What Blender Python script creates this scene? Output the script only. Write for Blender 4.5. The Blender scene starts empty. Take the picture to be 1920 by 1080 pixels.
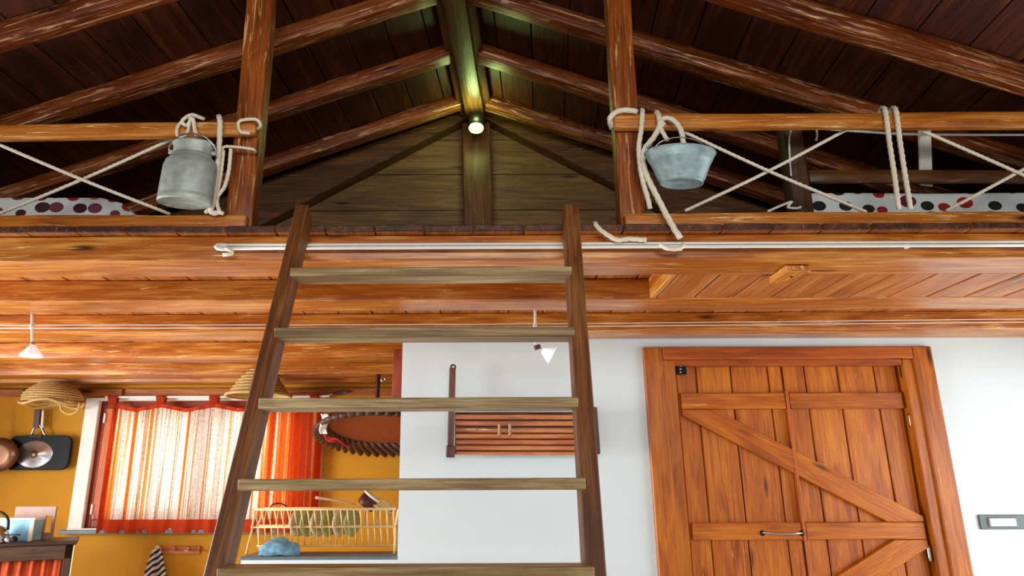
import bpy, bmesh, math, random
from mathutils import Vector, Matrix, noise
random.seed(7)
S = bpy.context.scene
COL = S.collection
PI = math.pi
# ------------------------------------------------------------ camera
EYE = 1.30; TILT = math.radians(16.03); FPX = 1305.0; PX0 = 890.0
cam_d = bpy.data.cameras.new('camera'); cam = bpy.data.objects.new('camera', cam_d); COL.objects.link(cam)
cam_d.sensor_width = 36; cam_d.lens = 36*FPX/1920; cam_d.shift_x = (960-PX0)/1920
cam_d.clip_start = .05
cam.matrix_world = Matrix.Translation((0, 0, EYE)) @ Matrix.Rotation(PI/2+TILT, 4, 'X') @ Matrix.Rotation(-.004, 4, 'Z')
S.camera = cam
# ------------------------------------------------------------ world, lights, exposure
S.view_settings.view_transform = 'Standard'; S.view_settings.look = 'None'
S.view_settings.gamma = 1; S.view_settings.use_curve_mapping = False
S.view_settings.exposure = -0.22
w = bpy.data.worlds.new('sky'); S.world = w; w.use_nodes = True
w.node_tree.nodes['Background'].inputs[0].default_value = (.80, .90, 1, 1)
w.node_tree.nodes['Background'].inputs[1].default_value = .4

def area(name, loc, target, sx, sy, power, col, spread=180):
    d = bpy.data.lights.new(name, 'AREA'); d.shape = 'RECTANGLE'; d.size = sx; d.size_y = sy
    d.energy = power; d.color = col; d.spread = math.radians(spread)
    o = bpy.data.objects.new(name, d); COL.objects.link(o); o.location = loc
    o.rotation_euler = (Vector(target)-Vector(loc)).to_track_quat('-Z', 'Y').to_euler()
    return o
area('fill_floor_bounce', (-.6, -.6, 3.3), (-.8, .6, 0), 2.4, 1.6, 14, (1, .98, .95), 100)  # added lamp: brightens the floor for upward bounce, no real roof window
area('daylight_front_windows', (0, -3.1, 1.6), (0, 1.0, .0), 6.0, 2.0, 14, (1, .98, .96), 140)
area('fill_loft_front', (0, -3.1, 2.75), (0, 4.7, 2.9), 4.0, .9, 72, (1, .98, .95), 110)  # added fill for the loft railing and ropes, no gable window there
area('daylight_right_window', (4.45, 2.9, 1.2), (.3, 2.9, .3), 2.3, 1.5, 85, (.97, .99, 1), 160)
area('daylight_left_window', (-5.05, 3.2, 1.2), (-1.0, 3.1, .8), 1.9, 1.5, 265, (.97, .99, 1), 165)
area('daylight_kitchen_window', (-2.5, 6.95, 1.6), (-2.5, 5.0, 1.45), 2.2, 1.2, 36, (1, .98, .96))
area('fill_kitchen_side', (-5.05, 5.0, 1.4), (-2.5, 5.4, 1.3), 1.4, 1.2, 20, (.95, .9, 1), 150)  # added fill for the kitchen interior, from an unseen made-up source

# ------------------------------------------------------------ helpers
C_, S_ = math.cos(TILT), math.sin(TILT)
def P(px, py, Y):
    """a point of the room seen at this place of the photograph and Y metres deep"""
    u = (px-PX0)/FPX; v = (540-py)/FPX
    dx = px-960; v -= .004*dx/FPX
    d = C_-v*S_
    return Vector((Y*u/d, Y, EYE+Y*(S_+v*C_)/d))

def tag(o, label=None, cat=None, group=None, kind=None):
    if label: o['label'] = label
    if cat: o['category'] = cat
    if group: o['group'] = group
    if kind: o['kind'] = kind
    return o
def thing(name, loc, label, cat, group=None, kind=None):
    o = bpy.data.objects.new(name, None); COL.objects.link(o); o.location = loc
    o.empty_display_size = .05
    return tag(o, label, cat, group, kind)
def structure(name, loc=(0, 0, 0)):
    return thing(name, loc, None, None, None, 'structure')
def wmat(o):
    m = o.matrix_basis.copy()
    while o.parent: o = o.parent; m = o.matrix_basis @ m
    return m
def link(name, me, M, mat, parent=None):
    o = bpy.data.objects.new(name, me); COL.objects.link(o)
    if mat and not me.materials: me.materials.append(mat)
    if parent is not None:
        o.parent = parent; M = wmat(parent).inverted() @ M
    o.matrix_basis = M
    return o
def finish(bm, name, smooth=False):
    me = bpy.data.meshes.new(name); bm.normal_update(); bm.to_mesh(me); bm.free()
    if smooth:
        for p in me.polygons: p.use_smooth = True
    return me

_cache = {}
def box_mesh(L, W, H, bev=.003, rough=0, seed=0):
    key = (round(L, 4), round(W, 4), round(H, 4), bev, rough, seed if rough else 0)
    if key in _cache: return _cache[key]
    bm = bmesh.new(); bmesh.ops.create_cube(bm, size=1)
    for v in bm.verts: v.co = Vector((v.co.x*L, v.co.y*W, v.co.z*H))
    if rough:
        n = max(2, int(L/.12))
        for i in range(1, n):
            x = -L/2+L*i/n
            bmesh.ops.bisect_plane(bm, geom=bm.verts[:]+bm.edges[:]+bm.faces[:], plane_co=(x, 0, 0), plane_no=(1, 0, 0))
    if bev:
        es = [e for e in bm.edges if len(e.link_faces) == 2 and e.calc_face_angle() > 1]
        bmesh.ops.bevel(bm, geom=es, offset=min(bev, W*.3, H*.3, L*.3), segments=2 if bev > .006 else 1, profile=.6, affect='EDGES')
    if rough:
        for v in bm.verts:
            q = Vector((v.co.x*1.7+seed*3.1, v.co.y*9, v.co.z*9))
            v.co.y += rough*noise.noise(q)*1.6; v.co.z += rough*noise.noise(q+Vector((9, 5, 2)))*1.6
    me = finish(bm, 'board', rough > 0)
    if rough and len(me.polygons):
        for p in me.polygons: p.use_smooth = True
    _cache[key] = me
    return me
def frame(p0, p1, up):
    x = (Vector(p1)-Vector(p0)); L = x.length; x.normalize()
    y = Vector(up).cross(x)
    if y.length < 1e-5: y = Vector((0, 1, 0)).cross(x)
    y.normalize(); z = x.cross(y)
    M = Matrix((x, y, z)).transposed().to_4x4(); M.translation = (Vector(p0)+Vector(p1))/2
    return M, L
def beam(name, p0, p1, W, H, mat, parent=None, up=(0, 0, 1), bev=.003, rough=0):
    """a timber: length p0-p1, W across, H along up; the grain follows its local X"""
    M, L = frame(p0, p1, up)
    me = box_mesh(L, W, H, bev, rough, random.randint(0, 999) if rough else 0)
    if me.materials and me.materials[0] != mat: me = me.copy(); me.materials.clear()
    return link(name, me, M, mat, parent)
def box(name, a, b, mat, parent=None, bev=.003, grain='x'):
    """an axis-aligned board between corners a and b, grain along x, y or z"""
    a = Vector(a); b = Vector(b); c = (a+b)/2; d = b-a
    if grain == 'x': return beam(name, (a.x, c.y, c.z), (b.x, c.y, c.z), abs(d.y), abs(d.z), mat, parent, (0, 0, 1), bev)
    if grain == 'y': return beam(name, (c.x, a.y, c.z), (c.x, b.y, c.z), abs(d.x), abs(d.z), mat, parent, (0, 0, 1), bev)
    return beam(name, (c.x, c.y, a.z), (c.x, c.y, b.z), abs(d.y), abs(d.x), mat, parent, (1, 0, 0), bev)
def prism(name, pts, y0, y1, mat, parent=None, bev=0):
    """polygon in the XZ plane, extruded from y0 to y1"""
    c = Vector((sum(p[0] for p in pts)/len(pts), (y0+y1)/2, sum(p[1] for p in pts)/len(pts)))
    bm = bmesh.new()
    a = [bm.verts.new((x-c.x, y0-c.y, z-c.z)) for x, z in pts]; b = [bm.verts.new((x-c.x, y1-c.y, z-c.z)) for x, z in pts]
    bm.faces.new(a); bm.faces.new(b[::-1]); n = len(pts)
    for i in range(n): bm.faces.new((a[i], b[i], b[(i+1) % n], a[(i+1) % n]))
    bmesh.ops.recalc_face_normals(bm, faces=bm.faces[:])
    if bev: bmesh.ops.bevel(bm, geom=bm.edges[:], offset=bev, segments=1, affect='EDGES')
    return link(name, finish(bm, name), Matrix.Translation(c), mat, parent)
def smooth_path(pts, step):
    """Catmull-Rom through the points, sampled every step metres"""
    pts = [Vector(p) for p in pts]
    if len(pts) == 2:
        n = max(2, int((pts[1]-pts[0]).length/step)); return [pts[0].lerp(pts[1], i/n) for i in range(n+1)]
    q = [2*pts[0]-pts[1]]+pts+[2*pts[-1]-pts[-2]]; out = []
    for i in range(1, len(q)-2):
        a, b, c, d = q[i-1:i+3]; n = max(2, int((c-b).length/step))
        for k in range(n):
            t = k/n
            out.append(.5*((2*b)+(c-a)*t+(2*a-5*b+4*c-d)*t*t+(3*b-a-3*c+d)*t**3))
    out.append(pts[-1]); return out
def tube(name, pts, r, mat, parent=None, n=8, twist=0, step=.02, closed=False, taper=None):
    path = smooth_path(pts, step)
    c = sum(path, Vector())/len(path)
    bm = bmesh.new(); rings = []; nrm = None; s = 0
    for i, p in enumerate(path):
        t = (path[min(i+1, len(path)-1)]-path[max(i-1, 0)])
        if t.length < 1e-7: t = Vector((0, 0, 1))
        t.normalize()
        if nrm is None:
            nrm = t.orthogonal().normalized()
        nrm = (nrm-t*nrm.dot(t))
        if nrm.length < 1e-4: nrm = t.orthogonal()
        nrm.normalize(); bi = t.cross(nrm)
        if i: s += (p-path[i-1]).length
        rr = r*(taper(i/(len(path)-1)) if taper else 1); ring = []
        for k in range(n):
            a = 2*PI*k/n
            q = rr*(1+(.16*math.cos(3*(a-twist*s)) if twist else 0))
            ring.append(bm.verts.new(p-c+nrm*math.cos(a)*q+bi*math.sin(a)*q))
        rings.append(ring)
    for i in range(len(rings)-1):
        for k in range(n):
            bm.faces.new((rings[i][k], rings[i][(k+1) % n], rings[i+1][(k+1) % n], rings[i+1][k]))
    bm.faces.new(rings[0][::-1]); bm.faces.new(rings[-1])
    bmesh.ops.recalc_face_normals(bm, faces=bm.faces[:])
    return link(name, finish(bm, name, True), Matrix.Translation(c), mat, parent)
def rope(name, pts, r, parent=None, mat=None):
    return tube(name, pts, r, mat or M_rope, parent, n=9, twist=2*PI/(r*9)/1.0 if r > .003 else 0, step=max(.006, r*1.1))
def lathe(name, prof, mat, parent=None, M=None, n=40, smooth=True, scale=(1, 1, 1)):
    """profile of (radius, z); first/last radius 0 closes it"""
    bm = bmesh.new(); rings = []
    for r, z in prof:
        if r < 1e-6: rings.append([bm.verts.new((0, 0, z))])
        else: rings.append([bm.verts.new((r*math.cos(2*PI*k/n)*scale[0], r*math.sin(2*PI*k/n)*scale[1], z*scale[2])) for k in range(n)])
    for a, b in zip(rings, rings[1:]):
        if len(a) == 1 and len(b) == 1: continue
        for k in range(n):
            k2 = (k+1) % n
            if len(a) == 1: bm.faces.new((a[0], b[k], b[k2]))
            elif len(b) == 1: bm.faces.new((a[k], b[0], a[k2]))
            else: bm.faces.new((a[k], b[k], b[k2], a[k2]))
    bmesh.ops.recalc_face_normals(bm, faces=bm.faces[:])
    return link(name, finish(bm, name, smooth), M or Matrix(), mat, parent)
def grid(name, nu, nv, fn, mat, parent=None, thick=0):
    bm = bmesh.new(); vs = [[bm.verts.new(fn(i/nu, j/nv)) for j in range(nv+1)] for i in range(nu+1)]
    c = sum((v.co for v in bm.verts), Vector())/len(bm.verts)
    for v in bm.verts: v.co -= c
    for i in range(nu):
        for j in range(nv): bm.faces.new((vs[i][j], vs[i+1][j], vs[i+1][j+1], vs[i][j+1]))
    o = link(name, finish(bm, name, True), Matrix.Translation(c), mat, parent)
    if thick:
        m = o.modifiers.new('s', 'SOLIDIFY'); m.thickness = thick; m.offset = 0
    return o
def wall(name, origin, du, ext, zr, holes, thick, mat, dn):
    """upright wall slab with rectangular holes: along du from origin, ext=(u0,u1), zr=(z0,z1), holes (u0,u1,z0,z1); dn = thickness direction"""
    us = sorted(set([ext[0], ext[1]]+[h[0] for h in holes]+[h[1] for h in holes]))
    zs = sorted(set([zr[0], zr[1]]+[h[2] for h in holes]+[h[3] for h in holes]))
    du = Vector(du); dn = Vector(dn)*thick; o0 = Vector(origin); bm = bmesh.new()
    solid = {}
    for i in range(len(us)-1):
        for j in range(len(zs)-1):
            um = (us[i]+us[i+1])/2; zm = (zs[j]+zs[j+1])/2
            solid[i, j] = not any(h[0] < um < h[1] and h[2] < zm < h[3] for h in holes)
    V = {}
    def vert(i, j, k):
        if (i, j, k) not in V:
            V[i, j, k] = bm.verts.new(o0+du*us[i]+Vector((0, 0, zs[j]))+dn*k)
        return V[i, j, k]
    for (i, j), sld in solid.items():
        if not sld: continue
        bm.faces.new([vert(i, j, 0), vert(i+1, j, 0), vert(i+1, j+1, 0), vert(i, j+1, 0)])
        bm.faces.new([vert(i, j, 1), vert(i, j+1, 1), vert(i+1, j+1, 1), vert(i+1, j, 1)])
        for di, dj, e in ((-1, 0, ((i, j), (i, j+1))), (1, 0, ((i+1, j), (i+1, j+1))), (0, -1, ((i, j), (i+1, j))), (0, 1, ((i, j+1), (i+1, j+1)))):
            if not solid.get((i+di, j+dj), False):
                (a, b), (c, d) = e
                bm.faces.new([vert(a, b, 0), vert(a, b, 1), vert(c, d, 1), vert(c, d, 0)])
    bmesh.ops.recalc_face_normals(bm, faces=bm.faces[:])
    return tag(link(name, finish(bm, name), Matrix(), mat), kind='structure')

# ------------------------------------------------------------ materials
def srgb(*c):
    return tuple((x/255/12.92 if x/255 <= .04045 else ((x/255+.055)/1.055)**2.4) for x in c)+(1,)
def newmat(name):
    m = bpy.data.materials.new(name); m.use_nodes = True
    nt = m.node_tree; return m, nt, nt.nodes['Principled BSDF']
def ramp(nt, stops, fac):
    r = nt.nodes.new('ShaderNodeValToRGB'); e = r.color_ramp.elements
    e[0].position = stops[0][0]; e[0].color = stops[0][1]
    e[1].position = stops[-1][0]; e[1].color = stops[-1][1]
    for p, c in stops[1:-1]:
        x = e.new(p); x.color = c
    nt.links.new(fac, r.inputs[0]); return r
def wood(name, dark, mid, light, rough=.42, worn=0.0, worn_col=(235, 190, 140), bump=.35, knots=True, spec=.4):
    m, nt, b = newmat(name); N = nt.nodes.new; K = nt.links.new
    tc = N('ShaderNodeTexCoord'); oi = N('ShaderNodeObjectInfo')
    off = N('ShaderNodeVectorMath'); off.operation = 'SCALE'; off.inputs[0].default_value = (13, 7, 5)
    K(oi.outputs['Random'], off.inputs['Scale'])
    add = N('ShaderNodeVectorMath'); K(tc.outputs['Object'], add.inputs[0]); K(off.outputs[0], add.inputs[1])
    def nz(scale, sc, detail, dist=0, rg=.55):
        mp = N('ShaderNodeMapping'); mp.inputs['Scale'].default_value = scale; K(add.outputs[0], mp.inputs[0])
        n = N('ShaderNodeTexNoise'); n.inputs['Scale'].default_value = sc; n.inputs['Detail'].default_value = detail
        n.inputs['Distortion'].default_value = dist; n.inputs['Roughness'].default_value = rg
        K(mp.outputs[0], n.inputs[0]); return n.outputs[0]
    g1 = nz((1.0, 9, 9), 1.7, 4, 1.2)          # broad figure
    g2 = nz((3.0, 90, 90), 1.3, 6, .3, .65)     # fine fibres
    g3 = nz((.7, 2, 2), 1.3, 2)               # tone drift
    mx = N('ShaderNodeMath'); mx.operation = 'MULTIPLY_ADD'; K(g2, mx.inputs[0]); mx.inputs[1].default_value = .55
    m2 = N('ShaderNodeMath'); m2.operation = 'MULTIPLY'; K(g1, m2.inputs[0]); m2.inputs[1].default_value = .55; K(m2.outputs[0], mx.inputs[2])
    m3 = N('ShaderNodeMath'); m3.operation = 'MULTIPLY_ADD'; K(g3, m3.inputs[0]); m3.inputs[1].default_value = .35; K(mx.outputs[0], m3.inputs[2])
    m4 = N('ShaderNodeMath'); m4.operation = 'SUBTRACT'; K(m3.outputs[0], m4.inputs[0]); m4.inputs[1].default_value = .22
    r = ramp(nt, [(.30, srgb(*dark)), (.50, srgb(*mid)), (.70, srgb(*light))], m4.outputs[0])
    col = r.outputs[0]
    if knots:
        mp = N('ShaderNodeMapping'); mp.inputs['Scale'].default_value = (1.3, 6, 6); K(add.outputs[0], mp.inputs[0])
        vo = N('ShaderNodeTexVoronoi'); vo.inputs['Scale'].default_value = 1.15; K(mp.outputs[0], vo.inputs[0])
        kr = ramp(nt, [(.04, (1, 1, 1, 1)), (.13, (0, 0, 0, 1))], vo.outputs['Distance'])
        mk = N('ShaderNodeMixRGB'); K(kr.outputs[0], mk.inputs[0]); K(col, mk.inputs[1])
        mk.inputs[2].default_value = tuple(x*.35 for x in srgb(*dark)[:3])+(1,); col = mk.outputs[0]
    if worn:
        wz = nz((2.2, 34, 34), 1.6, 5, .8, .7)
        wr = ramp(nt, [(.66-.08*worn, (0, 0, 0, 1)), (.74-.08*worn, (1, 1, 1, 1))], wz)
        mw = N('ShaderNodeMixRGB'); K(wr.outputs[0], mw.inputs[0]); K(col, mw.inputs[1]); mw.inputs[2].default_value = srgb(*worn_col); col = mw.outputs[0]
    K(col, b.inputs['Base Color'])
    b.inputs['Roughness'].default_value = rough; b.inputs['Specular IOR Level'].default_value = spec
    bp = N('ShaderNodeBump'); bp.inputs['Strength'].default_value = bump; bp.inputs['Distance'].default_value = .006
    K(mx.outputs[0], bp.inputs['Height']); K(bp.outputs[0], b.inputs['Normal'])
    return m
def plain(name, col, rough=.5, metal=0, var=.08, vs=30, bump=0, spec=.5, emit=0):
    m, nt, b = newmat(name); N = nt.nodes.new; K = nt.links.new
    tc = N('ShaderNodeTexCoord'); n = N('ShaderNodeTexNoise'); n.inputs['Scale'].default_value = vs; n.inputs['Detail'].default_value = 4
    K(tc.outputs['Object'], n.inputs[0]); c = srgb(*col)
    r = ramp(nt, [(.3, tuple(x*(1-var) for x in c[:3])+(1,)), (.7, tuple(min(1, x*(1+var)) for x in c[:3])+(1,))], n.outputs[0])
    K(r.outputs[0], b.inputs['Base Color']); b.inputs['Roughness'].default_value = rough; b.inputs['Metallic'].default_value = metal
    b.inputs['Specular IOR Level'].default_value = spec
    if bump:
        bp = N('ShaderNodeBump'); bp.inputs['Strength'].default_value = bump; bp.inputs['Distance'].default_value = .004
        K(n.outputs[0], bp.inputs['Height']); K(bp.outputs[0], b.inputs['Normal'])
    if emit:
        K(r.outputs[0], b.inputs['Emission Color']); b.inputs['Emission Strength'].default_value = emit
    return m
M_rafter = wood('rafter_wood', (52, 18, 4), (120, 54, 14), (176, 98, 40), .38, 1.3, (226, 176, 130), .7)
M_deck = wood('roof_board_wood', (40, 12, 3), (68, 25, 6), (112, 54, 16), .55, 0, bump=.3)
M_ridge = wood('ridge_wood', (58, 34, 14), (92, 56, 26), (128, 84, 44), .38, .6, (150, 120, 80), .5)
M_gable = wood('gable_board_wood', (70, 42, 16), (112, 76, 36), (146, 108, 60), .55, .4, (150, 120, 70))
M_post = wood('post_wood', (66, 28, 4), (142, 70, 18), (196, 114, 46), .38, 1.1, (220, 170, 110), .6)
M_rail = wood('rail_wood', (116, 56, 10), (186, 106, 28), (226, 162, 78), .38, 1.0, (240, 205, 140), .5)
M_joist = wood('joist_wood', (108, 48, 6), (178, 98, 22), (232, 170, 82), .30, .6, (250, 218, 156), .35, spec=.6)
M_board = wood('ceiling_board_wood', (112, 54, 18), (172, 98, 42), (208, 138, 76), .42, 0, bump=.2)
M_endgrain = wood('end_grain', (34, 14, 6), (70, 34, 16), (120, 70, 40), .5, .5, (190, 150, 110))
M_door = wood('door_wood', (118, 48, 2), (176, 90, 4), (208, 126, 18), .4, .3, (226, 150, 70), bump=.4)
M_casing = wood('door_casing_wood', (112, 48, 8), (172, 90, 12), (204, 122, 28), .36, 0, bump=.35)
M_jamb = wood('door_jamb_wood', (110, 40, 8), (164, 76, 16), (196, 104, 30), .4, 0)
M_stile = wood('ladder_stile_wood', (56, 26, 6), (100, 54, 18), (152, 98, 48), .5, 0, bump=.3, knots=False)
M_rung = wood('ladder_rung_wood', (80, 56, 26), (142, 112, 66), (206, 180, 130), .5, 0, bump=.3, knots=False)
M_darkwood = wood('dark_stained_wood', (40, 22, 12), (66, 42, 24), (96, 66, 40), .45, 0)
M_shutter = wood('shutter_wood', (170, 70, 10), (206, 102, 24), (226, 132, 44), .45, 0)
M_redwood = wood('red_frame_wood', (90, 24, 8), (130, 44, 16), (160, 66, 24), .45, 0)
M_slat = wood('rack_slat_wood', (120, 54, 22), (186, 104, 52), (222, 150, 86), .35, .6, (250, 215, 160))
M_rackdark = wood('rack_frame_wood', (50, 16, 8), (78, 32, 18), (110, 60, 36), .4, 0)
M_pale = wood('pale_beech_wood', (206, 160, 96), (232, 196, 134), (244, 218, 166), .5, 0, bump=.15, knots=False)
M_white = plain('white_plaster', (218, 230, 232), .85, 0, .015, 3, .08)
M_yellow = plain('ochre_plaster', (196, 134, 4), .8, 0, .07, 2.5, .1)
M_floor = plain('floor_tile', (228, 232, 232), .5, 0, .06, 6)
M_rope = plain('cotton_rope', (238, 228, 204), .8, 0, .10, 120, .4)
M_string = plain('white_cord', (232, 228, 216), .8, 0, .06, 160)
M_whitemetal = plain('white_enamel', (238, 236, 228), .35, 0, .04, 30)
M_steel = plain('brushed_steel', (190, 190, 188), .28, 1, .05, 60)
M_alu = plain('aluminium', (168, 176, 168), .5, .3, .22, 26, .3)
M_zinc = plain('galvanised_zinc', (150, 172, 172), .5, .3, .28, 26, .3)
M_iron = plain('black_iron', (26, 22, 22), .4, .6, .2, 40)
M_black = plain('black_nonstick', (9, 11, 11), .45, 0, .15, 40, spec=.15)
M_bronze = plain('brown_metal', (120, 86, 62), .3, .8, .15, 12)
M_wicker = plain('straw', (196, 160, 98), .75, 0, .25, 70, .6)
M_basket = plain('brown_basket', (150, 74, 34), .6, 0, .15, 25, .3)
M_weave = plain('dark_rattan', (84, 50, 34), .5, 0, .35, 60, .4)
M_glasswhite = plain('white_glass', (250, 250, 250), .25, 0, .01, 10, emit=.35)
M_slate = plain('grey_slate', (96, 112, 116), .45, 0, .12, 25, .2)
M_greyplastic = plain('grey_plastic', (76, 90, 88), .4, 0, .06, 20)
M_button = plain('white_button', (234, 234, 236), .4, 0, .02, 20)
M_red = plain('red_cloth', (176, 36, 26), .8, 0, .1, 30)
M_blue = plain('blue_cloth', (104, 148, 170), .85, 0, .35, 22, .3)
M_boxblue = plain('light_blue_tin', (128, 190, 214), .35, 0, .25, 12)
M_whitepaint = plain('white_paint', (236, 234, 220), .6, 0, .06, 14)
M_redcurtain = plain('terracotta_cloth', (190, 76, 34), .85, 0, .12, 16)
M_green = plain('pale_green_ceramic', (176, 178, 110), .3, 0, .15, 10)
M_cream = plain('cream_ceramic', (222, 206, 160), .25, 0, .06, 10)
M_tan = plain('tan_board', (176, 140, 128), .5, 0, .05, 20)
M_rose = plain('rose_plastic', (206, 150, 130), .4, 0, .05, 20)

def polka(name, cols, dens, thr):
    m, nt, b = newmat(name); N = nt.nodes.new; K = nt.links.new
    tc = N('ShaderNodeTexCoord'); mp = N('ShaderNodeMapping'); mp.inputs['Scale'].default_value = (1, 1.2, 1.35)
    K(tc.outputs['Object'], mp.inputs[0])
    vo = N('ShaderNodeTexVoronoi'); vo.voronoi_dimensions = '2D'; vo.inputs['Scale'].default_value = dens; vo.inputs['Randomness'].default_value = .62
    sx = N('ShaderNodeSeparateXYZ'); K(mp.outputs[0], sx.inputs[0]); sb = N('ShaderNodeMath'); sb.operation = 'SUBTRACT'; K(sx.outputs[2], sb.inputs[0]); K(sx.outputs[1], sb.inputs[1])
    cb_ = N('ShaderNodeCombineXYZ'); K(sx.outputs[0], cb_.inputs[0]); K(sb.outputs[0], cb_.inputs[1]); K(cb_.outputs[0], vo.inputs[0])
    sep = N('ShaderNodeSeparateColor'); K(vo.outputs['Color'], sep.inputs[0])
    r = N('ShaderNodeValToRGB'); r.color_ramp.interpolation = 'CONSTANT'; e = r.color_ramp.elements
    e[0].color = srgb(*cols[0]); e[0].position = 0; e[1].color = srgb(*cols[-1]); e[1].position = (len(cols)-1)/len(cols)
    for i in range(1, len(cols)-1):
        x = e.new(i/len(cols)); x.color = srgb(*cols[i])
    K(sep.outputs[0], r.inputs[0])
    mu = N('ShaderNodeMath'); mu.operation = 'MULTIPLY_ADD'; K(sep.outputs[1], mu.inputs[0]); mu.inputs[1].default_value = thr*.5; mu.inputs[2].default_value = thr*.7
    lt = N('ShaderNodeMath'); lt.operation = 'LESS_THAN'; K(vo.outputs['Distance'], lt.inputs[0]); K(mu.outputs[0], lt.inputs[1])
    mx = N('ShaderNodeMixRGB'); K(lt.outputs[0], mx.inputs[0]); mx.inputs[1].default_value = srgb(214, 222, 220); K(r.outputs[0], mx.inputs[2])
    K(mx.outputs[0], b.inputs['Base Color']); b.inputs['Roughness'].default_value = .85
    return m
M_dots1 = polka('dotted_cover', [(150, 24, 20), (214, 84, 20), (110, 50, 70), (120, 20, 24), (60, 24, 24)], 10.5, .34)
M_dots2 = polka('dotted_cover_dark', [(150, 24, 20), (26, 22, 26), (20, 18, 22), (90, 34, 26), (30, 24, 30)], 9.5, .35)

def curtain_mat():
    m, nt, b = newmat('striped_sheer_cloth'); N = nt.nodes.new; K = nt.links.new
    tc = N('ShaderNodeTexCoord')
    def n1(sx, sz, sc, det):
        mp = N('ShaderNodeMapping'); mp.inputs['Scale'].default_value = (sx, 0, sz); K(tc.outputs['Object'], mp.inputs[0])
        n = N('ShaderNodeTexNoise'); n.inputs['Scale'].default_value = sc; n.inputs['Detail'].default_value = det; K(mp.outputs[0], n.inputs[0]); return n.outputs[0]
    a = n1(13, .12, 1.6, 5); d = n1(60, 26, 1.5, 2)
    sx = N('ShaderNodeSeparateXYZ'); K(tc.outputs['Object'], sx.inputs[0])
    # orange towards both sides of the cloth, white stripes in the middle
    mr = N('ShaderNodeMath'); mr.operation = 'SUBTRACT'; K(sx.outputs[0], mr.inputs[0]); mr.inputs[1].default_value = -.25
    ab = N('ShaderNodeMath'); ab.operation = 'ABSOLUTE'; K(mr.outputs[0], ab.inputs[0])
    mr2 = N('ShaderNodeMapRange'); mr2.inputs[1].default_value = .40; mr2.inputs[2].default_value = 1.05; mr2.inputs[3].default_value = 0; mr2.inputs[4].default_value = .24; K(ab.outputs[0], mr2.inputs[0])
    s = N('ShaderNodeMath'); s.operation = 'SUBTRACT'; K(a, s.inputs[0]); K(mr2.outputs[0], s.inputs[1])
    r = ramp(nt, [(.28, srgb(196, 58, 12)), (.38, srgb(222, 116, 36)), (.425, srgb(226, 176, 108)), (.46, srgb(244, 238, 228)), (.53, srgb(242, 234, 216)), (.56, srgb(190, 128, 62)), (.60, srgb(240, 232, 220))], s.outputs[0])
    dm = ramp(nt, [(.38, (.50, .34, .22, 1)), (.47, (1, 1, 1, 1))], d)
    mx = N('ShaderNodeMixRGB'); mx.blend_type = 'MULTIPLY'; mx.inputs[0].default_value = .45; K(r.outputs[0], mx.inputs[1]); K(dm.outputs[0], mx.inputs[2])
    K(mx.outputs[0], b.inputs['Base Color']); b.inputs['Roughness'].default_value = .9
    tr = N('ShaderNodeBsdfTranslucent'); K(mx.outputs[0], tr.inputs[0])
    ms = N('ShaderNodeMixShader'); ms.inputs[0].default_value = .6; K(b.outputs[0], ms.inputs[1]); K(tr.outputs[0], ms.inputs[2])
    out = nt.nodes['Material Output']; K(ms.outputs[0], out.inputs[0]); return m
M_curtain = curtain_mat()
def translucent(name, col, f=.5):
    m, nt, b = newmat(name); N = nt.nodes.new; K = nt.links.new
    b.inputs['Base Color'].default_value = srgb(*col); b.inputs['Roughness'].default_value = .9
    tr = N('ShaderNodeBsdfTranslucent'); tr.inputs[0].default_value = srgb(*col)
    ms = N('ShaderNodeMixShader'); ms.inputs[0].default_value = f; K(b.outputs[0], ms.inputs[1]); K(tr.outputs[0], ms.inputs[2])
    K(ms.outputs[0], nt.nodes['Material Output'].inputs[0]); return m
M_hem = translucent('red_orange_hem', (206, 66, 18), .5)
def stripes_mat():
    m, nt, b = newmat('striped_towel'); N = nt.nodes.new; K = nt.links.new
    tc = N('ShaderNodeTexCoord'); w_ = N('ShaderNodeTexWave'); w_.inputs['Scale'].default_value = 7; w_.inputs['Distortion'].default_value = 1.5; w_.inputs['Detail Scale'].default_value = .6
    mp = N('ShaderNodeMapping'); mp.inputs['Rotation'].default_value = (0, math.radians(-55), 0); K(tc.outputs['Object'], mp.inputs[0]); K(mp.outputs[0], w_.inputs[0])
    r = ramp(nt, [(.42, srgb(36, 28, 28)), (.5, srgb(206, 194, 176))], w_.outputs[0]); K(r.outputs[0], b.inputs['Base Color']); b.inputs['Roughness'].default_value = .9
    return m
M_towel = stripes_mat()
def glass():
    m, nt, b = newmat('window_glass'); b.inputs['Transmission Weight'].default_value = 1; b.inputs['Roughness'].default_value = 0; b.inputs['IOR'].default_value = 1.02
    return m
M_glass = glass()

# ============================================================ THE SETTING
ZJ = 2.24          # underside of the joists
ZB = 2.355         # underside of the loft boards
ZF = 2.386         # loft floor
YW = 4.5           # white wall
YK = 6.55          # kitchen wall
DX0, DX1, DZ = 1.17, 2.90, 2.12   # doorway in the white wall
tag(link('floor', box_mesh(10.6, 10.8, .1, 0), Matrix.Translation((-.2, 1.9, -.05)), M_floor), kind='structure')
wall('wall_back', (0, YW, 0), (1, 0, 0), (-1.42, 4.6), (0, ZJ), [(-1.42, -.475, .885, ZJ), (DX0, DX1, 0, DZ)], .3, M_white, (0, 1, 0))
wall('wall_kitchen', (0, YK, 0), (1, 0, 0), (-5.3, .4), (0, 2.36), [(-3.505, -1.42, .97, 2.10)], .3, M_yellow, (0, 1, 0))
wall('wall_kitchen_right', (.1, 0, 0), (0, 1, 0), (4.8, YK), (0, ZB), [], .2, M_yellow, (1, 0, 0))
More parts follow.
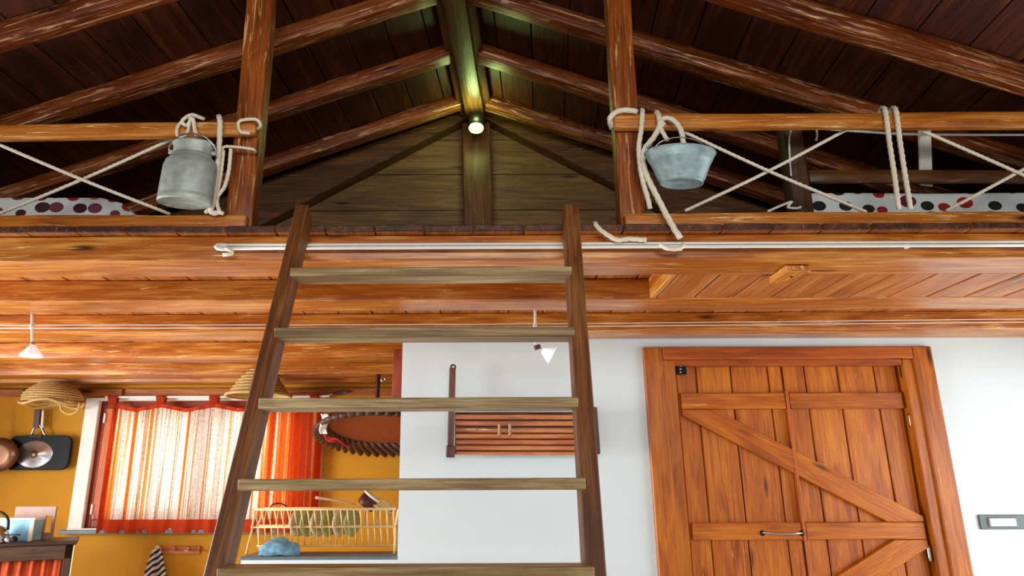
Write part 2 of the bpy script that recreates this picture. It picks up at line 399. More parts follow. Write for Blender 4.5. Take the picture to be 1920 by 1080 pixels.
wall('wall_left', (-5.2, 0, 0), (0, 1, 0), (-3.5, YK), (0, 2.6), [(2.2, 4.15, .4, 1.95), (4.3, 5.7, .8, 2.0)], .2, M_white, (-1, 0, 0))
wall('wall_right', (4.6, 0, 0), (0, 1, 0), (-3.5, 4.8), (0, 2.6), [(2.2, 4.15, .4, 2.0)], .2, M_white, (1, 0, 0))
wall('wall_front', (0, -3.3, 0), (1, 0, 0), (-5.2, 4.6), (0, 4.1), [(-3, 3, .6, 2.9)], .2, M_gable, (0, -1, 0))

# roof: ridge line runs slightly to the right with depth
ZR = 1.30+2.65     # underside of the rafters at the ridge
def XR(Y): return .021+.095*(Y-4.66)
K_ = .37
ca = math.atan(K_); NR = (math.sin(ca), 0, math.cos(ca))
ceil = structure('ceiling', (0, 1, ZR))
for side in (-1, 1):
    for i in range(19):
        s0 = .215*i+.003; s1 = .215*(i+1)-.003; sm = (s0+s1)/2
        z = ZR+.094-K_*sm+.016
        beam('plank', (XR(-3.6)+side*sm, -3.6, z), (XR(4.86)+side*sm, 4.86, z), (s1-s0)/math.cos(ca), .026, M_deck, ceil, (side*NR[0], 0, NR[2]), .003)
for side in (-1, 1):
    pts = [(XR(Y)+side*s, Y, ZR+.094-K_*s+.050) for Y in (-3.6, 4.86) for s in (0, 4.1)]
    bm = bmesh.new(); vv = [bm.verts.new(p) for p in (pts[0], pts[1], pts[3], pts[2])]; f = bm.faces.new(vv)
    r_ = bmesh.ops.extrude_face_region(bm, geom=[f]); bmesh.ops.translate(bm, vec=(0, 0, .04), verts=[g for g in r_['geom'] if isinstance(g, bmesh.types.BMVert)])
    bmesh.ops.recalc_face_normals(bm, faces=bm.faces[:])
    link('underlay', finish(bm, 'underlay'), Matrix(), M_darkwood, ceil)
# low flat ceilings where the roof meets the side walls
tag(box('ceiling_left', (-5.2, -3.3, 2.44), (-3.75, YK, 2.5), M_deck, None, 0, 'y'), kind='structure')
tag(box('ceiling_right', (3.75, -3.3, 2.44), (4.6, 4.9, 2.5), M_deck, None, 0, 'y'), kind='structure')
# gable wall behind the loft: horizontal boards, each a piece
YG = 4.72
gable = structure('wall_gable', (0, YG, ZF))
zs = [ZF, 1.30+1.377, 1.30+1.661, 1.30+1.946, 1.30+2.23, 1.30+2.514, ZR+.09]
for a, b in zip(zs, zs[1:]):
    def hw(z): return max(.02, (ZR+.1-z)/K_)
    a2 = a+.003; b2 = b-.003
    prism('plank', [(XR(YG)-hw(a2), a2), (XR(YG)+hw(a2), a2), (XR(YG)+hw(b2), b2), (XR(YG)-hw(b2), b2)], YG, YG+.03, M_gable, gable)
tag(box('wall_gable_backing', (-4, YG+.04, ZF), (4, YG+.1, 4.1), M_darkwood, None, 0), kind='structure')
# loft floor boards, running from the front edge to the back
loft = structure('floor_loft', (0, 2.8, ZB))
x = -4.9; k = 0
while x < 4.4:
    wd = .213
    jit = random.uniform(-.006, .004)
    o = beam('plank', (x+wd/2, 2.795+jit, (ZB+ZF)/2), (x+wd/2, YK-.01 if x < 0 else 4.95, (ZB+ZF)/2), wd-.006, ZF-ZB, M_board, loft, (0, 0, 1), .004)
    if len(o.data.materials) < 2:
        o.data.materials.append(M_endgrain)
        for p in o.data.polygons:
            if abs(p.normal.x) > .5: p.material_index = 1
    x += wd
# timbers
JL, JR = -4.95, 4.45
def joist(y, d, lab, x1=JR, z0=ZJ, name='ceiling_joist'):
    o = beam(name, (JL, y+d/2, (z0+ZB-.002)/2), (x1, y+d/2, (z0+ZB-.002)/2), d, ZB-.002-z0, M_joist, None, (0, 0, 1), .007, .002)
    return tag(o, lab, 'beam', 'joists under the loft')
joist(2.834, .235, 'honey-brown front beam under the loft edge, behind the ladder top and the white bar')
joist(3.494, .235, 'second orange-brown joist back from the loft edge, above the lamp cable')
joist(4.235, .263, 'third orange-brown joist, running along the top of the white wall')
joist(5.10, .235, 'fourth joist, first one inside the kitchen ceiling', .05)
joist(5.90, .235, 'fifth joist, near the kitchen wall above the straw baskets', .05)
joist(6.33, .21, 'last reddish joist lying against the ochre kitchen wall', .05)
# flush plank panel between the first two joists, on the right
pan = thing('ceiling_hatch', P(1600, 540, 3.3), 'flush hatch of orange planks between the two front joists, at right', 'hatch')
x0 = P(1256, 512, 3.10).x
x = x0+.03
box('frame', (x0, 3.073, ZJ+.004), (x0+.03, 3.490, ZB-.004), M_joist, pan, .003, 'y')
while x < 4.3:
    box('plank', (x+.005, 3.073, ZJ+.004), (x+.197, 3.490, ZJ+.03), M_board, pan, .006, 'y'); x += .2
tn = thing('turn_button', P(1480, 505, 3.05), 'small pale wooden turn button under the front beam, beside the hatch', 'latch')
bx0 = P(1458, 508, 3.0).x; bx1 = P(1503, 508, 3.0).x
box('block', (bx0, 2.915, ZJ-.034), (bx1, 3.10, ZJ-.001), M_rail, tn, .005, 'y')
beam('screw', ((bx0+bx1)/2, 2.99, ZJ-.03), ((bx0+bx1)/2, 2.99, ZJ-.038), .012, .012, M_iron, tn, (0, 1, 0), .002)

# rafters, one thing each
names = {2.09: 'foremost', 2.665: 'large near', 3.23: 'second', 3.80: 'third', 4.385: 'rearmost'}
labs = {
 (-1, 2.09): 'rough brown rafter nearest the camera on the left roof slope',
 (1, 2.09): 'rough brown rafter nearest the camera on the right roof slope',
 (-1, 2.665): 'broad brown rafter crossing the top left corner, in front of the left post',
 (1, 2.665): 'broad brown rafter with peeling pale edge crossing the top right corner',
 (-1, 3.23): 'long worn rafter passing just behind the left post above the milk can',
 (1, 3.23): 'long worn rafter passing just behind the right post above the bucket',
 (-1, 3.80): 'left rafter with green lamp light on its end, second from the gable',
 (1, 3.80): 'right rafter with a green glint near the ridge, second from the gable',
 (-1, 4.385): 'darker left rafter closest to the gable lamp',
 (1, 4.385): 'darker right rafter closest to the gable lamp'}
for (side, y), lab in labs.items():
    h = .092; wd = .10
    def rp(s): return Vector((XR(y)+side*s, y+wd/2, ZR-K_*s+h/2*1.06))
    o = beam('rafter', rp(.10), rp(4.0), wd, h, M_rafter, None, (side*NR[0], 0, NR[2]), .009, .004)
    tag(o, lab, 'rafter', 'rafters of the roof')
# ridge beam: broad board with a narrower lit beam under it
rg = thing('ridge_beam', (XR(3), 3, ZR), 'dark ridge beam running to the gable, lit green at its far end', 'beam')
beam('ridge_board', (XR(-3.2), -3.2, ZR+.04), (XR(4.70), 4.70, ZR+.04), .235, .11, M_ridge, rg, (0, 0, 1), .006, .003)
beam('lower_beam', (XR(-3.2), -3.2, ZR-.035), (XR(4.55), 4.55, ZR-.035), .135, .05, M_ridge, rg, (0, 0, 1), .008, .003)
# gable braces
for side, lab in ((-1, 'dark sloping truss beam against the left half of the gable boards'), (1, 'dark sloping truss beam against the right half of the gable boards')):
    xr = XR(4.6); z0 = ZR-.02
    pts = [(xr+side*.06, ZR+.05), (xr+side*.06, z0+.005), (xr+side*2.75, z0-.575*2.69), (xr+side*3.2, ZF+.0), (xr+side*3.7, ZR-.37*3.7+.02)]
    tag(prism('truss_beam', pts, 4.60, 4.70, M_ridge, None, .005), lab, 'beam', 'gable truss beams')
# king post on the gable
pb = P(902, 418, 4.66); pt = P(893, 225, 4.66)
o = beam('king_post', (pb.x, 4.655, ZF), (pt.x, 4.655, ZR-.06), .12, .205, M_ridge, None, (1, 0, 0), .008, .003)
tag(o, 'upright brown post in the middle of the gable boards, under the green lamp', 'post')

# ============================================================ DOOR in the white wall
door = structure('door_1', (2.02, YW, 0))
cas = M_casing
# casing (proud of the wall) and jamb
xl, xr_ = 1.095, 2.975
box('casing', (xl, YW-.03, 0), (xl+.125, YW+.02, 2.178), cas, door, .006, 'z')
box('casing', (xr_-.125, YW-.03, 0), (xr_, YW+.02, 2.178), cas, door, .006, 'z')
box('casing', (xl+.125, YW-.03, 2.098), (xr_-.125, YW+.02, 2.178), M_jamb, door, .006)
box('jamb', (xl+.10, YW-.012, 0), (xl+.205, YW+.12, 2.098), M_casing, door, .006, 'z')
box('jamb', (xr_-.19, YW-.012, 0), (xr_-.10, YW+.12, 2.098), M_casing, door, .006, 'z')
box('jamb', (xl+.2, YW-.006, 2.06), (xr_-.19, YW+.12, 2.102), M_jamb, door, .006)
LX, SX, RX = 1.318, 2.020, 2.772
def leaf(nm, a, b, seams):
    lf = thing(nm, ((a+b)/2, YW+.05, 0), None, None); lf.parent = door
    lf.matrix_basis = Matrix.Translation((0, .06, 0)) @ Matrix.Translation(((a+b)/2-2.02, 0, 0))
    return lf
YL = YW+.055
def planks(lf, xs):
    for a, b in zip(xs, xs[1:]):
        box('plank', (a+.0035, YL+random.uniform(0, .004), .01), (b-.0035, YL+.03, 2.066), M_door, lf, .005, 'z')
left = leaf('door_leaf', LX, SX, None); right = leaf('door_leaf', SX, RX, None)
planks(left, [LX, 1.4526, 1.682, 1.925, SX-.004]); planks(right, [SX+.004, 2.168, 2.384, 2.627, RX])
box('backing', (LX-.02, YL+.032, 0), (RX+.02, YL+.045, 2.08), M_jamb, door, 0, 'z')
for z0, z1 in ((1.782, 1.887), (.987, 1.088), (.16, .27)):
    box('ledge', (LX+.012, YL-.028, z0), (SX-.012, YL+.002, z1), M_door, left, .005)
    box('ledge', (SX+.012, YL-.028, z0), (RX-.005, YL+.002, z1), M_door, right, .005)
def brace(lf, xa, xb, poly):
    """poly clipped between xa and xb by interpolation (upper line, lower line)"""
    (ux0, uz0, ux1, uz1), (lx0, lz0, lx1, lz1) = poly
    up = lambda x: uz0+(uz1-uz0)*(x-ux0)/(ux1-ux0)
    lo = lambda x: lz0+(lz1-lz0)*(x-lx0)/(lx1-lx0)
    zt, zb = max(up(xa), up(xb)), 0
    return up, lo
def brace_piece(lf, xa, xb, A, B, w_, ztop, zbot):
    """diagonal board from A to B (centre line, x z), cut at xa, xb, ztop, zbot"""
    A = Vector(A); B = Vector(B); d = (B-A).normalized(); n = Vector((-d.y, d.x))*w_/2
    q = [A-d*.4+n, B+d*.4+n, B+d*.4-n, A-d*.4-n]
    def clip(q, f):
        out = []
        for i in range(len(q)):
            a, b = q[i], q[(i+1) % len(q)]; fa, fb = f(a), f(b)
            if fa >= 0: out.append(a)
            if fa*fb < 0: out.append(a.lerp(b, fa/(fa-fb)))
        return out
    for f in (lambda p: p.x-xa, lambda p: xb-p.x, lambda p: ztop-p.y, lambda p: p.y-zbot): q = clip(q, f)
    c = sum((Vector((p.x, p.y)) for p in q), Vector((0, 0)))/len(q); ang = math.atan2(d.y, d.x)
    bm = bmesh.new(); r = Matrix.Rotation(ang, 4, 'Y').inverted()
    M = Matrix.Translation((c.x, YL-.013, c.y)) @ Matrix.Rotation(-ang, 4, 'Y'); Mi = M.inverted()
    a = [bm.verts.new(Mi @ Vector((p.x, YL-.030, p.y))) for p in q]; b = [bm.verts.new(Mi @ Vector((p.x, YL+.002, p.y))) for p in q]
    bm.faces.new(a); bm.faces.new(b[::-1])
    for i in range(len(q)): bm.faces.new((a[i], b[i], b[(i+1) % len(q)], a[(i+1) % len(q)]))
    bmesh.ops.recalc_face_normals(bm, faces=bm.faces[:]); bmesh.ops.bevel(bm, geom=bm.edges[:], offset=.004, segments=1, affect='EDGES')
    return link('brace', finish(bm, 'brace'), M, M_door, lf)
A = (1.37, 1.80); B = (2.72, 1.07)
brace_piece(left, LX+.012, SX-.006, A, B, .135, 1.780, 1.09); brace_piece(right, SX+.006, RX-.005, A, B, .135, 1.780, 1.09)
A = (2.72, .99); B = (1.37, .26)
brace_piece(right, SX+.006, RX-.005, A, B, .135, .985, .272); brace_piece(left, LX+.012, SX-.006, A, B, .135, .985, .272)
# door furniture
blk = box('bolt_bracket', P(1264, 703, YW+.045), P(1286, 682, YW+.02), M_iron, left, .004)
for k in range(3):
    lathe('screw', [(0, .004), (.006, .003), (.007, 0)], M_steel, blk, Matrix.Translation(P(1275, 686+k*6, YW+.015)) @ Matrix.Rotation(PI/2, 4, 'X'), 10)
h = tube('handle', [P(1428, 999, YL-.035), P(1434, 999, YL-.07), P(1466, 1001, YL-.075), P(1496, 1000, YL-.07), P(1502, 1000, YL-.035)], .007, M_steel, left)
for px in (1428, 1502):
    lathe('rosette', [(0, .006), (.014, .004), (.017, 0)], M_iron, h, Matrix.Translation(P(px, 1000, YL-.032)) @ Matrix.Rotation(PI/2, 4, 'X'), 14)
for py in (788, 1038):
    p = P(1706 if py < 900 else 1740, py, YW+.03)
    hp = tube('hinge', [p+Vector((0, 0, -.045)), p+Vector((0, 0, .045))], .011, M_steel, right)
beam('hinge', P(1690, 700, YW+.03)+Vector((0, 0, .06)), P(1690, 700, YW+.03)+Vector((0, 0, -.03)), .014, .014, M_iron, right, (0, 1, 0), .003)
gp = box('meeting_strip', (SX-.010, YL-.034, .98), (SX+.008, YL-.0, 1.90), M_jamb, left, .002, 'z')

# ============================================================ KITCHEN WINDOW
win = structure('window_1', (-2.5, YK, .97))
WX0, WX1, WZ0, WZ1 = -3.505, -1.42, .97, 2.10
box('casing', (-3.625, YK-.03, WZ0-.01), (WX0+.005, YK+.02, 2.125), M_whitepaint, win, .004, 'z')
box('casing', (WX0+.005, YK-.03, WZ1-.005), (WX1+.02, YK+.02, 2.125), M_whitepaint, win, .004)
box('casing', (WX1-.005, YK-.03, WZ0-.01), (WX1+.03, YK+.02, WZ1-.005), M_rose, win, .004, 'z')
sl = box('sill', (-3.66, YK-.10, WZ0-.045), (WX1+.05, YK+.02, WZ0-.012), M_slate, win, .004)
box('reveal_board', (-3.60, YK-.085, WZ0-.012), (WX1+.03, YK+.05, WZ0), M_whitepaint, win, .003)
# red outer frame, orange sash, glass
for xa, xb, za, zb, g in ((WX0, WX0+.05, WZ0, WZ1, 'z'), (WX1-.08, WX1, WZ0, WZ1, 'z'), (WX0+.05, WX1-.08, WZ0, WZ0+.07, 'x'), (WX0+.05, WX1-.08, WZ1-.07, WZ1, 'x')):
    box('frame', (xa, YK+.03, za), (xb, YK+.10, zb), M_redwood, win, .005, g)
xm = (WX0+WX1)/2
for a, b in ((WX0+.05, xm), (xm, WX1-.08)):
    for xa, xb, za, zb, g in ((a, a+.09, WZ0+.07, WZ1-.07, 'z'), (b-.09, b, WZ0+.07, WZ1-.07, 'z'), (a+.09, b-.09, WZ0+.07, WZ0+.15, 'x'), (a+.09, b-.09, WZ1-.15, WZ1-.07, 'x')):
        box('sash', (xa+.002, YK+.02, za), (xb-.002, YK+.075, zb), M_shutter, win, .005, g)
    box('pane', (a+.085, YK+.045, WZ0+.145), (b-.085, YK+.049, WZ1-.145), M_glass, win, 0)
for z in (WZ0+.16, WZ1-.16):
    tube('hinge', [(WX0+.053, YK+.012, z-.045), (WX0+.053, YK+.012, z+.045)], .011, M_whitemetal, win)
    tag(win.children[-1], 'white metal hinge')
# wooden lintel boards above the window
lb = structure('trim_1', (-2.5, YK, 2.17))
for a, b in ((-5.1, -4.22), (-4.17, -3.30), (-3.27, -.05)):
    box('board', (a, YK-.035, 2.135), (b, YK, 2.205), M_board, lb, .004)
box('batten', (-4.215, YK-.05, 2.13), (-4.175, YK-.0, 2.21), M_iron, lb, .003, 'z')
# post at the end of the pass-through
bp_ = box('side_board', (-.575, 4.82, P(735, 752, 4.84).z), (-.475, 4.86, ZJ), M_redwood, None, .004, 'z')
tag(bp_, 'narrow red-brown upright board behind the edge of the white wall', 'board')
# grey worktop on the half wall
tag(box('worktop', (-1.43, YW-.004, .885), (-.478, 4.85, .905), M_slate, None, .004), 'grey stone worktop on the low white wall, under the dish rack', 'worktop')

# ============================================================ CURTAIN
cur = thing('curtain', (-2.35, YK-.09, 1.6), 'orange and white striped sheer curtain hanging on tabs at the kitchen window', 'curtain')
cxa, cxb = P(203, 850, YK-.1).x, P(600, 850, YK-.1).x
ztop = P(400, 762, YK-.1).z; zbot = P(400, 1000, YK-.13).z; zhem = P(400, 975, YK-.13).z
tabs = [P(px, 750, YK-.1).x for px in (213, 303, 402, 500, 590)]
def cx(u): return cxa+(cxb-cxa)*u
def cy(u, v):
    dense = 1+2.2*max(0, u-.72)
    return YK-.11+.020*math.sin(u*62+2*math.sin(u*9))*(.5+.5*v)+.012*math.sin(u*121)*dense*.8
def zt(u):
    x = cx(u); d = min(abs(x-t) for t in tabs); return ztop+.025-.045*min(1, d/.24)
def cfn(u, v):
    return Vector((cx(u)+(.015*math.sin(v*5) if u < .02 else 0)-.03*(1-abs(2*u-1))*0, cy(u, v), zt(u)-.03+(zhem-zt(u)+.03)*v))
grid('cloth', 200, 20, cfn, M_curtain, cur)
grid('top_hem', 160, 2, lambda u, v: Vector((cx(u), cy(u, 0)-.001, zt(u)-.035*v)), M_hem, cur)
grid('bottom_hem', 160, 3, lambda u, v: Vector((cx(u), cy(u, 1)-.002, zhem+.004+(zbot-zhem)*v)), M_hem, cur)
grid('side_hem', 2, 20, lambda u, v: Vector((cxa-.012+.035*u, cy(u*.02, v)-.004, zt(0)+(zbot-zt(0))*v)), M_hem, cur)
zrod = P(400, 745, YK-.1).z
for t in tabs:
    grid('tab', 3, 8, lambda u, v, t=t: Vector((t+(u-.5)*.085, YK-.11-.028*math.sin(PI*2*v)*1, ztop+.02+(zrod+.018-ztop-.02)*math.sin(PI*v)**.6)), M_hem, cur, .002)
rod_o = tube('curtain_rod', [(cxa-.10, YK-.11, zrod+.004), (cxb+.06, YK-.11, zrod+.004)], .010, M_whitemetal)
tag(rod_o, 'thin pale rod carrying the tabs of the striped curtain', 'rod')

# ============================================================ LADDER
lad = thing('ladder', (-.17, 2.0, 0), 'wooden loft ladder with flat treads leaning against the front beam', 'ladder')
tr = [(510, 545, 1072), (624, 515, 1077), (758, 485, 1083), (908, 446, 1096), (1075, 406, 1112)]
SC = .955
YT = [2.70*SC, 2.596*SC, 2.513*SC, 2.373*SC, 2.263*SC]
dy = (YT[4]-YT[0]); Z_ = [P(900, t[0], y).z for t, y in zip(tr, YT)]
kY = (YT[0]-YT[4])/(Z_[0]-Z_[4])        # lean: depth per height
def lY(z): return YT[0]+(z-Z_[0])*kY
sl_ang = math.atan(kY)
def on_ladder(px, py):
    """point on the ladder's front plane seen at this place"""
    y = 2.4
    for _ in range(30): y = lY(P(px, py, y).z)
    return P(px, py, y)
TH = .105   # stile depth
nrm = Vector((0, -math.cos(sl_ang), math.sin(sl_ang)))  # towards the viewer
def stile(pts_top, pts_bot):
    a = on_ladder(*pts_top); b = on_ladder(*pts_bot)
    d = (a-b)/(a.z-b.z); b = b-d*(b.z-.0)
    d = d.normalized(); c0 = b-nrm*TH/2; c1 = a-nrm*TH/2
    return c0+d*.02, c1
a, b = stile((567, 383), (396, 1075)); W_ = .052
s1 = beam('stile', a, b, W_, TH, M_stile, lad, nrm, .004)
a2, b2 = stile((1072, 382), (1116, 1075))
s2 = beam('stile', a2, b2, .060, TH, M_stile, lad, nrm, .004)
zstep = (Z_[0]-Z_[4])/4
zlist = list(Z_)+[Z_[4]-zstep*k for k in (1, 2, 3)]
for k, z in enumerate(zlist):
    if z < .1: continue
    f = lambda A_, B_: A_+(B_-A_)*((z-A_.z)/(B_.z-A_.z))
    pa = f(a, b); pb_ = f(a2, b2)
    y = lY(z)-.006+.05
    if k < 5:
        xa = P(tr[k][1], tr[k][0], lY(z)).x; xb = P(tr[k][2], tr[k][0], lY(z)).x
    else: xa = pa.x+.02; xb = pb_.x-.02
    beam('tread', (xa, y, z), (xb, y, z), .11, .036, M_rung, lad, (0, 0, 1), .003)

# ============================================================ LOFT RAILING
YP = 2.91
pl = beam('post', (-1.037, YP, ZF), (-1.043, YP, 3.70), .10, .122, M_post, None, (1, 0, 0), .012, .004)
tag(pl, 'reddish wooden post at the left of the loft opening, beside the milk can', 'post', 'loft posts')
pr = beam('post', (.700, YP, ZF), (.708, YP, 3.72), .10, .118, M_post, None, (1, 0, 0), .012, .004)
tag(pr, 'reddish wooden post at the right of the loft opening, beside the bucket', 'post', 'loft posts')
def rail(px0, px1, yt0, yb0, yt1, yb1, Y, d, lab, x_ext=None):
    a1 = P(px0, yt0, Y); a2_ = P(px0, yb0, Y); b1 = P(px1, yt1, Y); b2_ = P(px1, yb1, Y)
    A_ = (a1+a2_)/2; B_ = (b1+b2_)/2; hh = ((a1-a2_).length+(b1-b2_).length)/2
    A_.y = B_.y = Y+d/2
    return tag(beam('rail', A_, B_, d, hh, M_rail, None, (0, 0, 1), .012, .004), lab, 'rail', 'loft rails')
rail(-600, 480, 244.5, 270, 226, 250, 2.815, .042, 'upper rail left of the opening, with the milk can tied to it')
rail(1152, 2400, 213, 240, 206.5, 232, 2.815, .042, 'upper rail right of the opening, with the bucket tied to it')
for (xa, xb, lab) in ((-600, 462, 'lower rail lying on the left loft edge under the milk can'), (1172, 2400, 'lower rail lying on the right loft edge under the bucket')):
    xa_ = P(xa, 412, 2.82).x; xb_ = P(xb, 412, 2.82).x
    tag(beam('rail', (xa_, 2.84, ZF+.031), (xb_, 2.84, ZF+.031), .044, .062, M_rail, None, (0, 0, 1), .010, .003), lab, 'rail', 'loft rails')

# ---- ropes
YR = 2.835
def rp_(pts, r, lab, name='rope', Y=YR, grp='ropes of the loft railing', mat=None):
    o = rope(name, [P(p[0], p[1], p[2] if len(p) > 2 else Y) for p in pts], r, None, mat)
    return tag(o, lab, 'rope', grp)
rp_([(-60, 246), (145, 333), (320, 402)], .0076, 'taut rope falling from the left frame edge towards the milk can', Y=2.872)
rp_([(-60, 425), (145, 341), (345, 252)], .0076, 'taut rope rising from the left frame edge towards the milk can', Y=2.888)
rp_([(1250, 232), (1440, 320), (1625, 398)], .0076, 'taut rope falling from the bucket knot to the lower rail', Y=2.872)
rp_([(1285, 396), (1440, 322), (1610, 232)], .0076, 'taut rope rising from below the bucket to the upper rail', Y=2.888)
rp_([(1700, 232), (1905, 322), (2010, 372)], .0076, 'taut rope falling to the right frame edge past the white strip', Y=2.872)
rp_([(1775, 396), (1905, 326), (2010, 270)], .0076, 'taut rope rising to the right frame edge from the dotted cover', Y=2.888)
for k, (xt, xb, lab) in enumerate(((1658, 1684, 'left one of two upright ropes wound around the right rails'), (1678, 1706, 'right one of two upright ropes wound around the right rails'))):
    rp_([(xt-6, 222, 2.87), (xt-6, 206, 2.86), (xt, 203, 2.83), (xt+4, 212, 2.80), (xt+10, 262, 2.80), (xt+20, 330, 2.80), (xb, 378, 2.80), (xb+2, 392, 2.81)], .0105, lab)
# lashings of the left post
rp_([(412, 399, 2.80), (396, 398, 2.79), (402, 370, 2.785), (410, 300, 2.785), (414, 240, 2.785), (413, 222, 2.80), (412, 219, 2.84)], .0115, 'thick rope hanging down the rail between milk can and left post')
rp_([(418, 285, 2.81), (424, 275, 2.80), (470, 279, 2.80), (480, 284, 2.84), (478, 286, 2.90)], .0062, 'thin cord tied across the left post below the upper rail')
rp_([(420, 283, 2.81), (414, 330, 2.80), (404, 372, 2.80), (386, 400, 2.80)], .0085, 'loose rope end from the left post down to the lower rail')
rp_([(434, 280, 2.81), (430, 320, 2.81), (422, 350, 2.805), (408, 372, 2.80), (412, 396, 2.79), (420, 401, 2.79)], .0085, 'second loose rope strand hugging the left post')
rp_([(470, 250, 2.805), (452, 247, 2.795), (450, 228, 2.80), (480, 224, 2.80), (490, 235, 2.81), (484, 243, 2.85)], .0075, 'rope loop around the rounded end of the left upper rail')
# milk can tie
rp_([(385, 224, 2.83), (360, 216, 2.80), (343, 228, 2.79), (352, 236, 2.79), (362, 222, 2.785), (366, 240, 2.785), (370, 254, 2.775)], .0085, 'knotted rope holding the milk can on the rail')
rp_([(342, 228, 2.80), (334, 240, 2.79), (335, 256, 2.785), (352, 250, 2.785), (358, 222, 2.79), (362, 214, 2.83)], .0068, 'second turn of rope above the milk can handle')
# right post lashings
rp_([(1148, 240, 2.85), (1145, 222, 2.80), (1160, 209, 2.80), (1180, 207, 2.795), (1196, 210, 2.80)], .0125, 'thick white rope looped over the end of the right upper rail')
rp_([(1205, 206, 2.84), (1206, 212, 2.80), (1204, 240, 2.785), (1199, 280, 2.785), (1204, 330, 2.785), (1216, 376, 2.79), (1219, 392, 2.80)], .0110, 'long rope running down beside the right post', grp='ropes of the loft railing')
rp_([(1232, 210, 2.83), (1237, 220, 2.79), (1238, 236, 2.78), (1228, 256, 2.78), (1210, 280, 2.775), (1206, 300, 2.775), (1214, 330, 2.77), (1238, 380, 2.77), (1262, 425, 2.76), (1276, 446, 2.75)], .0125, 'thick rope falling from the bucket knot over the front beam')
rp_([(1238, 225, 2.79), (1255, 222, 2.77), (1270, 232, 2.765), (1280, 252, 2.76), (1283, 282, 2.76)], .0115, 'curved rope loop dropping into the bucket')
rp_([(1238, 226, 2.78), (1246, 233, 2.77), (1240, 239, 2.77), (1246, 252, 2.765), (1253, 264, 2.76)], .0095, 'short rope end knotted at the bucket handle')
rp_([(1116, 418, 2.785), (1122, 428, 2.775), (1142, 442, 2.765), (1158, 450, 2.765), (1180, 448, 2.765), (1212, 450, 2.765)], .0098, 'frayed rope tail lying across the front beam beside the ladder')
rp_([(1238, 459, 2.77), (1252, 466, 2.76), (1276, 466, 2.76), (1282, 458, 2.77)], .0098, 'rope end curling under the white bar')
rp_([(1488, 240, 3.06), (1484, 236, 3.0), (1510, 232, 3.0), (1530, 240, 3.0), (1620, 247, 3.02), (1720, 252, 3.02), (1940, 253, 3.02), (2060, 253, 3.02)], .0062, 'thin white cord strung behind the right railing', mat=M_string)
rp_([(1531, 240, 3.0), (1533, 252, 3.0), (1531, 264, 3.0)], .005, 'short dangling end of the thin cord at the dark post', mat=M_string)
rp_([(1486, 240, 3.0), (1481, 260, 3.0), (1482, 300, 3.0), (1484, 330, 3.0)], .004, 'thin cord hanging down the side of the dark post', mat=M_string)
rp_([(1440, 397, 2.96), (1465, 386, 2.98), (1485, 379, 3.005), (1478, 389, 2.99), (1496, 391, 3.012), (1502, 388, 3.02)], .006, 'small tangle of cord on the loft floor before the dark post', mat=M_string)

# ---- milk can
mc = thing('milk_can', P(345, 382, 2.74), 'dull aluminium milk can hanging from the left rail by rope', 'can')
Mc = Matrix.Translation(P(346, 381, 2.74)) @ Matrix.Rotation(math.radians(2.5), 4, 'Y')
r = .116
Mc = Mc @ Matrix.Diagonal((1, .62, .86, 1))
lathe('body', [(0, .012), (r*.90, .012), (r*.95, -.002), (r, .004), (r, .03), (r*.985, .034), (r, .04), (r*.99, .19), (r*.93, .222), (r*.78, .243), (r*.72, .252), (r*.72, .262), (r*.70, .262)], M_alu, mc, Mc, 48)
lathe('neck', [(r*.705, .262), (r*.73, .30), (r*.78, .312), (r*.80, .318), (r*.78, .325), (0, .33)], M_alu, mc, Mc, 48)
bl = tube('bail', [Mc @ Vector((-r*.84, 0, .272)), Mc @ Vector((-r*.86, -.02, .30)), Mc @ Vector((-r*.5, -.05, .345)), Mc @ Vector((0, -.06, .358)), Mc @ Vector((r*.5, -.05, .345)), Mc @ Vector((r*.86, -.02, .30)), Mc @ Vector((r*.84, 0, .272))], .0038, M_steel, mc)
for s in (-1, 1): lathe('ear', [(0, -.012), (.010, -.01), (.012, 0), (.010, .01), (0, .012)], M_alu, mc, Mc @ Matrix.Translation((s*r*.80, -.005, .272)), 12)

# ---- bucket
bc = thing('bucket', P(1278, 350, 2.72), 'small grey galvanised bucket hanging from the right rail', 'bucket')
Mb = Matrix.Translation(P(1279, 345, 2.70)) @ Matrix.Rotation(math.radians(2), 4, 'Y') @ Matrix.Diagonal((1, .62, .95, 1))
lathe('body', [(0, .018), (.080, .018), (.086, .0), (.091, .0), (.090, .012), (.098, .020), (.128, .100), (.131, .102), (.134, .108), (.147, .142), (.150, .146), (.146, .148), (.142, .140), (.085, .024), (0, .022)], M_zinc, bc, Mb, 48)
tube('rim', [Mb @ Vector((.149*math.cos(t*PI/18), .149*math.sin(t*PI/18), .146)) for t in range(37)], .0035, M_zinc, bc)
tube('bail', [Mb @ Vector((-.125, -.0, .15)), Mb @ Vector((-.09, -.03, .19)), Mb @ Vector((-.03, -.04, .212)), Mb @ Vector((.03, -.04, .212)), Mb @ Vector((.09, -.03, .19)), Mb @ Vector((.125, 0, .15))], .0032, M_steel, bc)
for s in (-1, 1): tube('ear', [Mb @ Vector((s*.118, -.02, .15)), Mb @ Vector((s*.120, -.01, .180)), Mb @ Vector((s*.14, -.0, .180)), Mb @ Vector((s*.142, 0, .15))], .0035, M_steel, bc)

